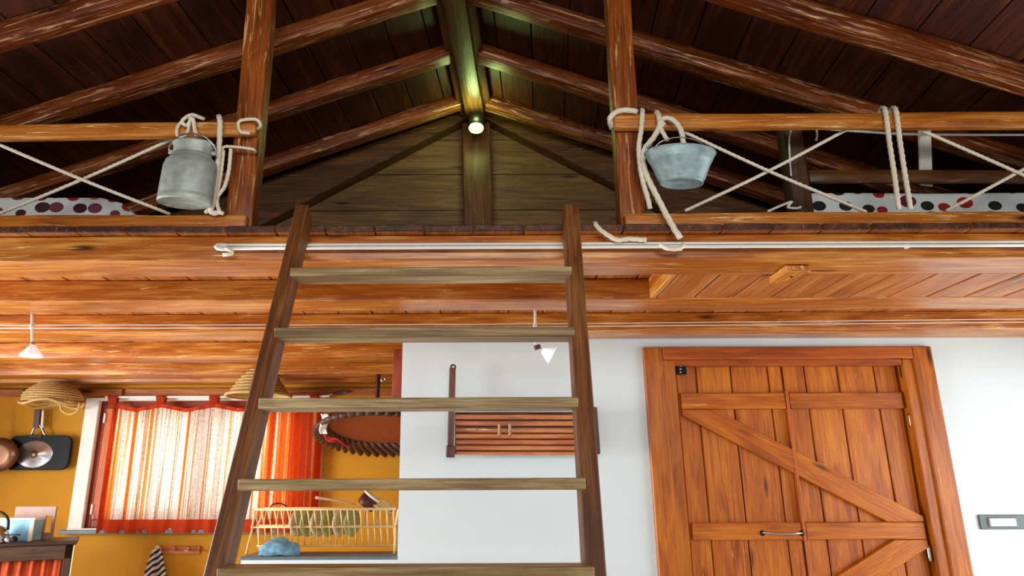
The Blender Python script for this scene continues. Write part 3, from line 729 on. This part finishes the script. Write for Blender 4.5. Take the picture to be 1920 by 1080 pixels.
# ---- white bar hung on the front beam
rb = thing('hanging_bar', P(1100, 462, 2.79), 'long double white metal bar fixed along the front beam', 'bar')
a_ = P(425, 460, 2.795); b_ = P(2040, 453, 2.795)
tube('upper_tube', [a_, b_], .0062, M_whitemetal, rb, step=.5)
tube('lower_tube', [P(425, 466, 2.795), P(2040, 459.5, 2.795)], .0075, M_whitemetal, rb, step=.5)
tube('end_bracket', [P(428, 460, 2.835), P(408, 460, 2.80), P(408, 466, 2.79), P(428, 468, 2.79)], .009, M_whitemetal, rb)
tube('cord_end', [P(424, 466, 2.785), P(432, 470, 2.78), P(436, 476, 2.78), P(418, 478, 2.78)], .008, M_rope, rb)
for px in (800, 1250, 1700):
    beam('bracket', P(px, 462, 2.84), P(px, 462, 2.80), .02, .02, M_whitemetal, rb, (0, 0, 1), .003)

# ---- bed stuff on the loft
def mattress(xa, xb, ya, yb, z1, mat, lab, slope):
    t = thing('mattress', ((xa+xb)/2, (ya+yb)/2, ZF), lab, 'mattress', 'mattresses on the loft')
    h = z1-ZF; m = bmesh.new(); bmesh.ops.create_cube(m, size=1)
    for v in m.verts: v.co = Vector((v.co.x*(xb-xa), v.co.y*(yb-ya), v.co.z*h))
    bmesh.ops.subdivide_edges(m, edges=m.edges[:], cuts=14, use_grid_fill=True)
    for v in m.verts:
        ex = min((xb-xa)/2-abs(v.co.x), .5)
        k = 1-max(0, 1-(( (xb-xa)/2-slope*v.co.x)/.22))**2*.55 if slope else 1
        if v.co.z > 0:
            v.co.z = -h/2+(v.co.z+h/2)*k
            v.co.z += .012*noise.noise(Vector((v.co.x*3, v.co.y*3, 1)))
        v.co.y += .008*noise.noise(Vector((v.co.x*5, 1, v.co.z*6)))
    c = Vector(((xa+xb)/2, (ya+yb)/2, ZF+h/2))
    o = link('cover', finish(m, 'cover', True), Matrix.Translation(c), mat, t)
    tube('piping', [(xa+.02, ya-.004, z1-h*.5), (xb-.02, ya-.004, z1-h*.5)], .004, M_string, t, step=.3)
    return t
mattress(P(-380, 380, 3.1).x, P(275, 385, 3.1).x, 3.1, 3.95, P(100, 371, 3.1).z, M_dots1, 'white mattress cover with red and orange dots on the left loft', 1)
mattress(P(1521, 380, 3.12).x, P(2100, 380, 3.12).x, 3.12, 4.05, P(1700, 363, 3.12).z, M_dots2, 'white mattress cover with black and red dots on the right loft', 0)
bp0 = P(1500, 390, 3.07)
bd = thing('bed_frame', (bp0.x, 3.07, ZF), 'dark low bed frame with post and side board on the right loft', 'bed')
beam('bed_post', (bp0.x, 3.07, ZF), (bp0.x+.0, 3.07, P(1498, 238, 3.07).z), .09, .095, M_darkwood, bd, (1, 0, 0), .01, .003)
q0 = P(1515, 332, 3.10); q1 = P(2080, 332, 3.10)
beam('side_board', q0, q1, .03, .065, M_ridge, bd, (0, 0, 1), .005, .002)
ws = thing('white_strip', P(1735, 290, 3.16), 'pale strip of board hanging behind the right bed frame', 'strip')
beam('board', P(1734, 238, 3.16), P(1737, 349, 3.16), .014, .063, M_whitepaint, ws, (1, 0, 0), .004)
tube('tie', [P(1731, 246, 3.15), P(1733, 250, 3.03), P(1738, 246, 3.15)], .004, M_string, ws)

# ---- gable lamp
gl = thing('spot_lamp', P(894, 236, 4.45), 'glowing yellow-green spot lamp at the top of the gable post', 'lamp')
pc = P(894, 240, 4.42)
lathe('housing', [(0, .075), (.055, .075), (.062, .06), (.062, .0), (.055, -.0), (.05, .01)], M_iron, gl, Matrix.Translation(pc+Vector((0, 0, .012))), 24)
beam('mount', (pc.x, 4.60, pc.z+.06), (pc.x, 4.42, pc.z+.06), .05, .03, M_iron, gl, (0, 0, 1), .004)
mb, nt, b = newmat('lit_bulb'); b.inputs['Emission Color'].default_value = (.78, 1, .30, 1); b.inputs['Emission Strength'].default_value = 2.6; b.inputs['Base Color'].default_value = (1, 1, .8, 1)
lathe('bulb', [(0, .012), (.045, .010), (.054, -.006), (.046, -.026), (.026, -.038), (0, -.042)], mb, gl, Matrix.Translation(pc+Vector((0, -.01, .0))), 24)
pd = bpy.data.lights.new('bulb_glow', 'POINT'); pd.energy = 6; pd.color = (.62, .95, .30); pd.shadow_soft_size = .05
po = bpy.data.objects.new('bulb_glow', pd); COL.objects.link(po); po.location = pc+Vector((0, -.12, .02))

# ---- cable lamps
YC = 4.0
cb = thing('lamp_cable', P(900, 605, YC), 'pair of thin white lamp cables strung under the joists', 'cable')
for d in (0, 6):
    tube('cable', [P(-120, 610+d, YC), P(900, 608+d*.9, YC), P(2040, 597+d, YC)], .0026, M_whitemetal, cb, n=6, step=.3)
def cable_lamp(px, ytop, ystem, cone, lab):
    t = thing('cable_lamp', P(px, ytop, YC), lab, 'lamp', 'small lamps on the cable')
    top = P(px, ytop, YC)
    tube('stem', [top, P(px, ystem, YC)], .0075, M_whitemetal, t, step=.05)
    lathe('collar', [(0, .012), (.012, .012), (.014, -.012), (0, -.012)], M_whitemetal, t, Matrix.Translation(P(px, 613, YC)), 12)
    return t
t = cable_lamp(60, 585, 648, 0, 'white cone lamp hanging under the joists at the far left')
lathe('socket', [(0, .014), (.012, .012), (.012, -.02), (0, -.022)], M_steel, t, Matrix.Translation(P(61, 645, YC)), 14)
lathe('shade', [(.012, .028), (.020, .020), (.058, -.028), (.062, -.040), (.058, -.040), (.016, .018)], M_glasswhite, t, Matrix.Translation(P(60, 656, YC)), 28)
t = cable_lamp(1003, 580, 645, 0, 'white cone lamp turned sideways, seen between the ladder treads')
beam('ceiling_plate', P(1003, 577, YC)+Vector((-.03, 0, 0)), P(1045, 576, YC)+Vector((0, 0, 0)), .03, .018, M_whitemetal, t, (0, 0, 1), .004)
lathe('socket', [(0, .018), (.014, .015), (.014, -.02), (0, -.022)], M_weave, t, Matrix.Translation(P(1008, 651, YC)) @ Matrix.Rotation(math.radians(70), 4, 'Y'), 14)
lathe('shade', [(.012, .028), (.020, .020), (.050, -.030), (.053, -.040), (.049, -.040), (.016, .018)], M_glasswhite, t, Matrix.Translation(P(1024, 661, YC)) @ Matrix.Rotation(math.radians(-62), 4, 'Y'), 28)

# ============================================================ RACK ON THE WHITE WALL
rk = thing('wall_rack', P(960, 820, YW-.06), 'reddish slatted wooden rack hanging on the white wall behind the ladder', 'rack')
yr = YW-.10
beam('upright', P(848, 690, yr), P(843, 852, yr), .035, .040, M_rackdark, rk, (1, 0, 0), .005)
beam('upright', P(1112, 764, yr), P(1118, 852, yr), .035, .040, M_rackdark, rk, (1, 0, 0), .005)
lathe('ring', [(.010, -.006), (.020, -.006), (.020, .006), (.010, .006), (.010, -.006)], M_rackdark, rk, Matrix.Translation(P(849, 689, yr)) @ Matrix.Rotation(PI/2, 4, 'X'), 18)
beam('foot_block', P(844, 836, yr-.01), P(843, 858, yr-.01), .06, .055, M_rackdark, rk, (1, 0, 0), .006)
ys = [782, 794, 807, 818, 829, 840, 850]
for i, y in enumerate(ys):
    beam('slat', P(852, y, yr+.01), P(1112, y+.5, yr+.01), .018 if i < 4 else .03, .030 if i < 6 else .02, M_slat, rk, (0, 0, 1), .006)
box('gap_shade_sheet', (P(852, 800, yr+.05).x, yr+.03, P(900, 850, yr+.04).z), (P(1110, 800, yr+.05).x, yr+.045, P(900, 778, yr+.04).z), M_rackdark, rk, .002)  # added dark sheet, stands in for the shade in the slat gaps
tube('back_bar', [P(852, 776, yr+.03), P(1112, 776, yr+.03)], .01, M_rackdark, rk, step=.3)
for px in (935, 955): beam('clip', P(px, 794, yr-.015), P(px, 818, yr-.015), .012, .018, M_bronze, rk, (1, 0, 0), .003)
# switch plate
sp = thing('switch_plate', P(1878, 979, YW), 'grey switch plate with one white rocker on the white wall at right', 'switch')
box('plate', P(1838, 993, YW-.012), P(1917, 965, YW), M_greyplastic, sp, .005)
box('bezel', P(1853, 989, YW-.018), P(1903, 970, YW-.008), M_slate, sp, .003)
box('rocker', P(1857, 987, YW-.026), P(1899, 972, YW-.008), M_button, sp, .004)

# ============================================================ DISH RACK
dr = thing('dish_rack', (P(605, 1030, 4.65).x, 4.65, .905), 'pale wooden folding dish rack on the grey worktop', 'dish rack')
xa, xb = P(478, 955, 4.58).x, P(741, 955, 4.58).x
zt_, zm_, zb_ = P(600, 955, 4.58).z, P(600, 988, 4.60).z, .925
yfT, yrT, ymid, yfB, yrB = 4.56, 4.78, 4.62, 4.60, 4.74
yf, yb2 = 4.57, 4.77
zmid = zm_
def rod_(nm, p, q, r): return tube(nm, [p, q], r, M_pale, dr, n=6, step=.5)
rod_('rail', (xa-.0, yf, zt_), (xb, yf, zt_), .008); rod_('rail', (xa, yb2, zt_), (xb, yb2, zt_), .008)
rod_('rail', (xa-.03, 4.61, zmid), (xb, 4.61, zmid), .008); rod_('rail', (xa-.03, 4.72, zmid), (xb, 4.72, zmid), .008)
rod_('rail', (xa+.0, 4.66, zb_+.03), (xb, 4.66, zb_+.03), .006)
n = 22
for i in range(n):
    x = xa+.015+(xb-xa-.03)*i/(n-1)
    rod_('slat', (x-.02*(1-i/n), yf, zt_), (x, 4.61, zmid), .0048)
    rod_('slat', (x, 4.61, zmid), (x+.004, 4.66, zb_+.03), .0044)
    if i % 2 == 0: rod_('slat', (x, yb2, zt_), (x, 4.72, zmid), .0044)
for x in (xa-.02, xb-.005):
    rod_('leg', (x, 4.61, zmid), (x+(-.02 if x < xb-.1 else .0), 4.585, .912), .007); rod_('leg', (x, 4.72, zmid), (x, 4.80, .912), .007)
    rod_('leg', (x+.02, yf, zt_), (x, 4.60, zmid), .007); rod_('leg', (x+.02, yb2, zt_), (x, 4.72, zmid), .007)
def plate(px, py, y, rr, mat, lab, tilt=75, yaw=80):
    t = thing('plate', P(px, py, y), lab, 'plate', 'plates in the dish rack')
    M = Matrix.Translation(P(px, py, y)) @ Matrix.Rotation(math.radians(yaw), 4, 'Z') @ Matrix.Rotation(math.radians(tilt), 4, 'X')
    lathe('dish', [(0, 0), (rr*.6, .001), (rr*.95, .012), (rr, .014), (rr*.94, .018), (rr*.58, .006), (0, .005)], mat, t, M, 32)
for i, px in enumerate((555, 574, 593, 612, 634, 655)):
    plate(px, 980, 4.665, .085, M_green if i % 2 else M_cream, ['first', 'second', 'third', 'fourth', 'fifth', 'sixth'][i]+' plate from the left standing in the dish rack', 90, 62)
# small pan, brush and colander lying on top of the rack
bo = thing('saucepan', P(700, 945, 4.68), 'brown and white saucepan lying on its side on the dish rack', 'pan')
Mp = Matrix.Translation(P(682, 950, 4.68)) @ Matrix.Rotation(math.radians(38), 4, 'Y')
lathe('pot', [(0, -.0), (.055, .0), (.06, .01), (.06, .075), (.056, .075), (.054, .012), (0, .01)], M_rackdark, bo, Mp, 28)
lathe('rim', [(.054, .070), (.064, .072), (.064, .082), (.055, .084)], M_whitepaint, bo, Mp, 28)
tube('handle', [P(664, 946, 4.66), P(630, 939, 4.65), P(590, 933, 4.64)], .0075, M_rose, bo, taper=lambda t: .8+.5*t)
co = thing('colander', P(715, 946, 4.70), 'woven straw sieve leaning at the right end of the dish rack', 'sieve')
Mq = Matrix.Translation(P(712, 952, 4.72)) @ Matrix.Rotation(math.radians(25), 4, 'Y')
lathe('bowl', [(.002, .055), (.04, .05), (.07, .03), (.085, .0), (.080, 0), (.066, .026), (.038, .045), (.002, .05)], M_wicker, co, Mq, 28)
lathe('rim', [(.080, -.006), (.090, -.004), (.090, .004), (.080, .006), (.080, -.006)], M_pale, co, Mq, 28)
sp_ = thing('wire_loop', P(520, 948, 4.66), 'dark curved handle showing above the left end of the dish rack', 'handle')
tube('loop', [P(505, 952, 4.66), P(510, 946, 4.66), P(524, 944, 4.66), P(536, 950, 4.66)], .004, M_iron, sp_)
# blue crumpled cloth
def cloth_lump(name, c, sx, sy, sz, mat, lab, seed, cat='cloth'):
    bm = bmesh.new(); bmesh.ops.create_icosphere(bm, subdivisions=4, radius=1)
    for v in bm.verts:
        q = v.co*1.9+Vector((seed, 0, 0)); k = 1+.42*noise.noise(q)+.16*abs(noise.noise(q*3.1))
        v.co = Vector((v.co.x*sx*k, v.co.y*sy*k, max(-.25, v.co.z)*sz*k))
    zmin = min(v.co.z for v in bm.verts)
    for v in bm.verts: v.co.z -= zmin
    return tag(link(name, finish(bm, name, True), Matrix.Translation(c), mat), lab, cat)
pc_ = P(520, 1030, 4.56)
cloth_lump('dish_cloth', Vector((pc_.x, 4.575, .905)), .105, .05, .070, M_blue, 'crumpled blue cloth on the grey worktop before the dish rack', 4)

# ============================================================ LEFT KITCHEN CORNER
# cabinet
ca0 = Vector((-3.95, 5.16, 0)); ca1 = Vector((-3.055, 5.62, 0)); dd = (ca1-ca0).normalized(); nn = Vector((dd.y, -dd.x, 0))
cab = thing('kitchen_cabinet', (-3.6, 5.5, 0), 'dark wooden cabinet with a red cloth front in the left corner', 'cabinet')
HT = P(150, 1014, 5.62).z
def cabbox(nm, s0, s1, d0, d1, z0, z1, mat, grain='x'):
    c = ca0+dd*((s0+s1)/2)-nn*((d0+d1)/2); c.z = (z0+z1)/2
    M = Matrix((dd, -nn, Vector((0, 0, 1)))).transposed().to_4x4(); M.translation = c
    if grain == 'z': M = M @ Matrix.Rotation(PI/2, 4, 'Y'); me = box_mesh(z1-z0, abs(d1-d0), s1-s0, .004)
    else: me = box_mesh(s1-s0, abs(d1-d0), z1-z0, .004)
    if me.materials and me.materials[0] != mat: me = me.copy(); me.materials.clear()
    return link(nm, me, M, mat, cab)
Lc = (ca1-ca0).length
cabbox('top', -.05, Lc+.02, -.02, .55, HT-.025, HT, M_darkwood); cabbox('apron', 0, Lc, 0, .03, HT-.13, HT-.027, M_darkwood)
cabbox('leg', Lc-.055, Lc, 0, .055, 0, HT-.027, M_darkwood, 'z'); cabbox('leg', 0, .055, 0, .055, 0, HT-.027, M_darkwood, 'z')
cabbox('leg', Lc-.055, Lc, .48, .535, 0, HT-.027, M_darkwood, 'z'); cabbox('leg', 0, .055, .48, .535, 0, HT-.027, M_darkwood, 'z')
cabbox('side_panel', Lc-.03, Lc-.01, .055, .48, .08, HT-.03, M_darkwood)
cabbox('strip', Lc+.0, Lc+.012, -.01, .02, .1, HT-.03, M_pale, 'z')
def cf(u, v):
    p = ca0+dd*(.055+(Lc-.11)*u)-nn*(.035+.012*math.sin(u*70)+.006*math.sin(u*151)); p.z = HT-.125-(HT-.2)*v; return p
grid('cloth_front', 120, 4, cf, M_redcurtain, cab, .002)
# things on the cabinet
def cpt(px, y): p = P(px, 1000, y); return Vector((p.x, y, HT))
bb = thing('chopping_board', cpt(70, 5.78), 'pinkish wooden chopping board with a slot standing against the wall side', 'board')
a_ = P(18, 1008, 5.78); b_ = P(104, 950, 5.78)
zt2 = b_.z
wall_o = wall('board', (0, 5.78, 0), (1, 0, 0), (a_.x, b_.x), (HT, zt2), [(P(82, 980, 5.78).x, P(95, 980, 5.78).x, HT+.05, zt2-.07)], .02, M_tan, (0, 1, 0))
del wall_o['kind']; wall_o.parent = bb; wall_o.matrix_basis = Matrix.Translation(-bb.location)
bt = thing('tin_box', cpt(30, 5.6), 'light blue tin box on the dark cabinet at the left edge', 'box')
a_ = P(-25, 1008, 5.6); b_ = P(67, 973, 5.6)
box('body', (a_.x, 5.58, HT), (b_.x, 5.70, b_.z-.008), M_boxblue, bt, .005)
box('lid', (a_.x-.004, 5.576, b_.z-.012), (b_.x+.004, 5.704, b_.z+.008), M_whitepaint, bt, .004)
box('corner_strip', (b_.x-.03, 5.572, HT), (b_.x+.003, 5.579, b_.z-.012), M_whitepaint, bt, .002, 'z')
kt = thing('kettle', cpt(0, 5.42), 'dark metal kettle cut off by the left frame edge', 'kettle')
pk = P(-8, 990, 5.42); pk.z = HT
lathe('body', [(0, 0), (.075, 0), (.088, .012), (.090, .05), (.070, .10), (.03, .12), (0, .122)], M_steel, kt, Matrix.Translation(pk), 32)
lathe('knob', [(0, .15), (.014, .145), (.016, .132), (.008, .12)], M_iron, kt, Matrix.Translation(pk), 16)
tube('handle', [pk+Vector((-.08, 0, .09)), pk+Vector((-.07, 0, .17)), pk+Vector((0, 0, .215)), pk+Vector((.07, 0, .17)), pk+Vector((.085, 0, .09))], .010, M_iron, kt)
tc_ = thing('tea_caddy', cpt(20, 5.36), 'low dark utensil with small metal balls before the blue tin box', 'utensil')
for i, px in enumerate((3, 14, 26)):
    q = P(px, 1003, 5.40); q.z = HT+.026
    lathe('ball', [(0, .024), (.018, .017), (.026, 0), (.018, -.017), (0, -.024)], M_steel if i == 1 else M_iron, tc_, Matrix.Translation(q), 16)
tube('base', [P(-8, 1003, 5.40)*1, P(36, 1003, 5.40)], .005, M_iron, tc_)
for o in tc_.children: pass
# pans on the wall
yp = YK-.06
gp_ = thing('griddle_pan', P(75, 848, yp), 'square black griddle pan hanging on the ochre wall beside the window', 'pan')
def rrect(cx_, cz_, w_, h_, r_, n_=6):
    out = []
    for sx, sz, a0 in ((1, 1, 0), (-1, 1, 90), (-1, -1, 180), (1, -1, 270)):
        for k in range(n_+1):
            t = math.radians(a0+90*k/n_); out.append((cx_+sx*(w_/2-r_)+r_*math.cos(t), cz_+sz*(h_/2-r_)+r_*math.sin(t)))
    return out
ga = P(10, 882, yp); gb = P(138, 817, yp); gc = (ga+gb)/2
prism('pan_body', rrect(gc.x, gc.z, gb.x-ga.x, gb.z-ga.z, .07), yp-.03, yp, M_black, gp_, .004)
lathe('base_disc', [(0, .008), (.03, .008), (.032, .005), (.155, .005), (.165, 0)], M_steel, gp_, Matrix.Translation(P(63, 852, yp-.031)) @ Matrix.Rotation(PI/2, 4, 'X') @ Matrix.Scale(1.0, 4), 40, True, (1, .73, 1))
lathe('hub', [(0, .012), (.03, .011), (.034, .004)], M_bronze, gp_, Matrix.Translation(P(63, 852, yp-.036)) @ Matrix.Rotation(PI/2, 4, 'X'), 20)
tube('handle_bracket', [P(57, 817, yp-.02), P(66, 798, yp-.02), P(74, 798, yp-.02), P(84, 817, yp-.02)], .011, M_steel, gp_)
beam('handle', P(67, 803, yp-.02), P(71, 768, yp-.02), .03, .055, M_weave, gp_, (1, 0, 0), .008)
tag(gp_.children[-1], 'brown wooden handle')
tube('handle_edge', [P(78, 803, yp-.02), P(80, 770, yp-.02)], .011, M_whitemetal, gp_)
beam('hook_mount', P(53, 819, yp-.02), P(80, 819, yp-.02), .03, .03, M_iron, gp_, (0, 0, 1), .005)
fp = thing('frying_pan', P(-5, 852, yp-.08), 'round brown metal pan bottom cut off by the left frame edge', 'pan')
Mf = Matrix.Translation(P(-8, 853, yp-.10)) @ Matrix.Rotation(PI/2, 4, 'X')
lathe('pan_body', [(0, .02), (.03, .02), (.10, .018), (.17, .01), (.19, -.02), (.185, -.03), (0, -.02)], M_bronze, fp, Mf, 40, True, (1, .8, 1))
lathe('hub', [(0, .03), (.03, .028), (.036, .02)], M_steel, fp, Mf, 20)
beam('handle', P(-8, 822, yp-.10), P(-6, 770, yp-.10), .02, .04, M_iron, fp, (1, 0, 0), .006)
# straw baskets (coiled)
def coil(name, cx_, y, py_top, py_bot, rad, lab, prof, nturn, rr, tilt=0, extra=None):
    c = P(cx_, (py_top+py_bot)/2, y)
    t = thing(name, c, lab, 'basket', 'straw baskets hung from the kitchen joists')
    H = P(cx_, py_top, y).z-P(cx_, py_bot, y).z
    M = Matrix.Translation(c) @ Matrix.Rotation(math.radians(tilt), 4, 'Y')
    pts = []
    for i in range(nturn*20+1):
        f = i/(nturn*20); a = f*nturn*2*PI
        R_ = rad*prof(f); pts.append(M @ Vector((R_*math.cos(a), R_*math.sin(a), H/2-H*f)))
    tube('coils', pts, rr, M_wicker, t, n=6, step=.08)
    inner = [(max(.004, rad*prof(k/16)-rr*.6), H/2-H*k/16) for k in range(17)]
    lathe('lining', inner, M_wicker, t, M, 32)
    return t, M, H
t, M, H = coil('straw_basket', 100, 6.22, 716, 755, .235, 'domed straw basket hanging upside down above the black pan', lambda f: (.35+.65*math.sin(min(1, f*1.25)*PI/2)), 9, .009)
tube('brim', [M @ Vector((.25*math.cos(a*PI/8), .25*math.sin(a*PI/8), -H/2-.012+.018*math.sin(a*1.6))) for a in range(17)], .012, M_wicker, t)
tube('loop_handle', [P(112, 756, 6.1), P(115, 770, 6.1), P(130, 777, 6.1), P(145, 770, 6.1), P(148, 756, 6.1)], .009, M_wicker, t)
tube('hanging_cord', [P(100, 718, 6.22), P(100, 704, 6.22)], .004, M_string, t)
t, M, H = coil('straw_cone', 487, 6.0, 680, 742, .26, 'pointed straw basket half hidden behind the left ladder stile', lambda f: .22+.78*f, 10, .010, 0)
tube('brim', [M @ Vector((.27*math.cos(a*PI/8), .27*math.sin(a*PI/8), -H/2)) for a in range(17)], .013, M_wicker, t)
tube('hanging_cord', [P(487, 684, 6.0), P(487, 672, 6.0)], .004, M_string, t)
# round brown basket hung bottom-out in the pass-through
yb_ = 5.90
rbk = thing('round_basket', P(716, 800, yb_), 'wide round brown basket with dark braided rim hanging behind the white wall', 'basket')
Mr = Matrix.Translation(P(716, 796, yb_)) @ Matrix.Rotation(math.radians(166), 4, 'X')
lathe('base', [(0, .03), (.40, .03), (.45, .022), (.47, .0), (.45, -.02), (0, -.02)], M_basket, rbk, Mr, 48)
for k in range(46):
    a = 2*PI*k/46; b2 = a+.30
    p = Mr @ Vector((.455*math.cos(a), .455*math.sin(a), .012)); q = Mr @ Vector((.55*math.cos(b2), .55*math.sin(b2), .10))
    tube('rim_strand', [p, (p+q)/2+Vector((0, 0, -.012)), q], .024, M_weave, rbk, n=6, step=.06)
ph = P(706, 745, yb_)
tube('hanging_strap', [(ph.x, yb_, P(716, 799, yb_).z), (ph.x, yb_+.02, ZJ-.05), (ph.x, yb_+.03, ZJ+.002)], .020, M_rackdark, rbk)
lathe('hook_eye', [(.010, -.005), (.024, -.005), (.024, .005), (.010, .005), (.010, -.005)], M_steel, rbk, Matrix.Translation(P(718, 712, yb_)) @ Matrix.Rotation(PI/2, 4, 'X'), 14)
rc = thing('oven_cloth', P(625, 820, 5.2), 'small red cloth with a white end hanging at the left of the round basket', 'cloth')
grid('cloth', 14, 6, lambda u, v: P(604+48*u+6*v, 812+22*u+14*v-10*u*v+2*math.sin(u*9), 5.58+.03*math.sin(u*8+v*4)), M_red, rc, .004)
grid('white_end', 8, 5, lambda u, v: P(600+14*v+3*math.sin(u*6), 776+38*u, 5.57+.02*math.sin(u*7+v*3)), M_whitepaint, rc, .004)
fo = thing('dark_ornament', P(635, 738, 6.5), 'small dark leaf-shaped ornament just above the third ladder tread', 'ornament')
grid('leaf', 10, 4, lambda u, v: P(622+38*u, 738+(v-.5)*9*math.sin(PI*min(1, u+.08))-3*u, YK-.045+.01*math.sin(u*5)), M_weave, fo, .008)
tube('stem', [P(608, 742, YK-.04), P(624, 739, YK-.04), P(628, 738, YK-.005)], .005, M_whitemetal, fo)
# hook rail and towel under the window
hr = thing('hook_rail', P(345, 1032, YK-.01), 'brown wooden hook rail on the ochre wall under the window', 'hooks')
box('board', P(296, 1040, YK-.02), P(376, 1024, YK), M_slat, hr, .004)
for px in (300, 326, 352, 372):
    tube('peg', [P(px, 1030, YK-.02), P(px, 1031, YK-.07), P(px, 1025, YK-.09)], .012, M_slat, hr)
tw = thing('towel', P(290, 1035, YK-.09), 'black and white striped towel hanging from the hook rail', 'towel')
def twf(u, v):
    wpx = 8+30*v**.7
    p = P(292-4*v+(u-.5)*2*wpx*.62, 1028+62*v, YK-.10+.025*math.sin(u*11+1)*(.3+v)); return p
grid('cloth', 40, 24, twf, M_towel, tw, .006)
tube('loop', [P(288, 1031, YK-.10), P(292, 1024, YK-.10), P(300, 1030, YK-.10)], .005, M_rope, tw)
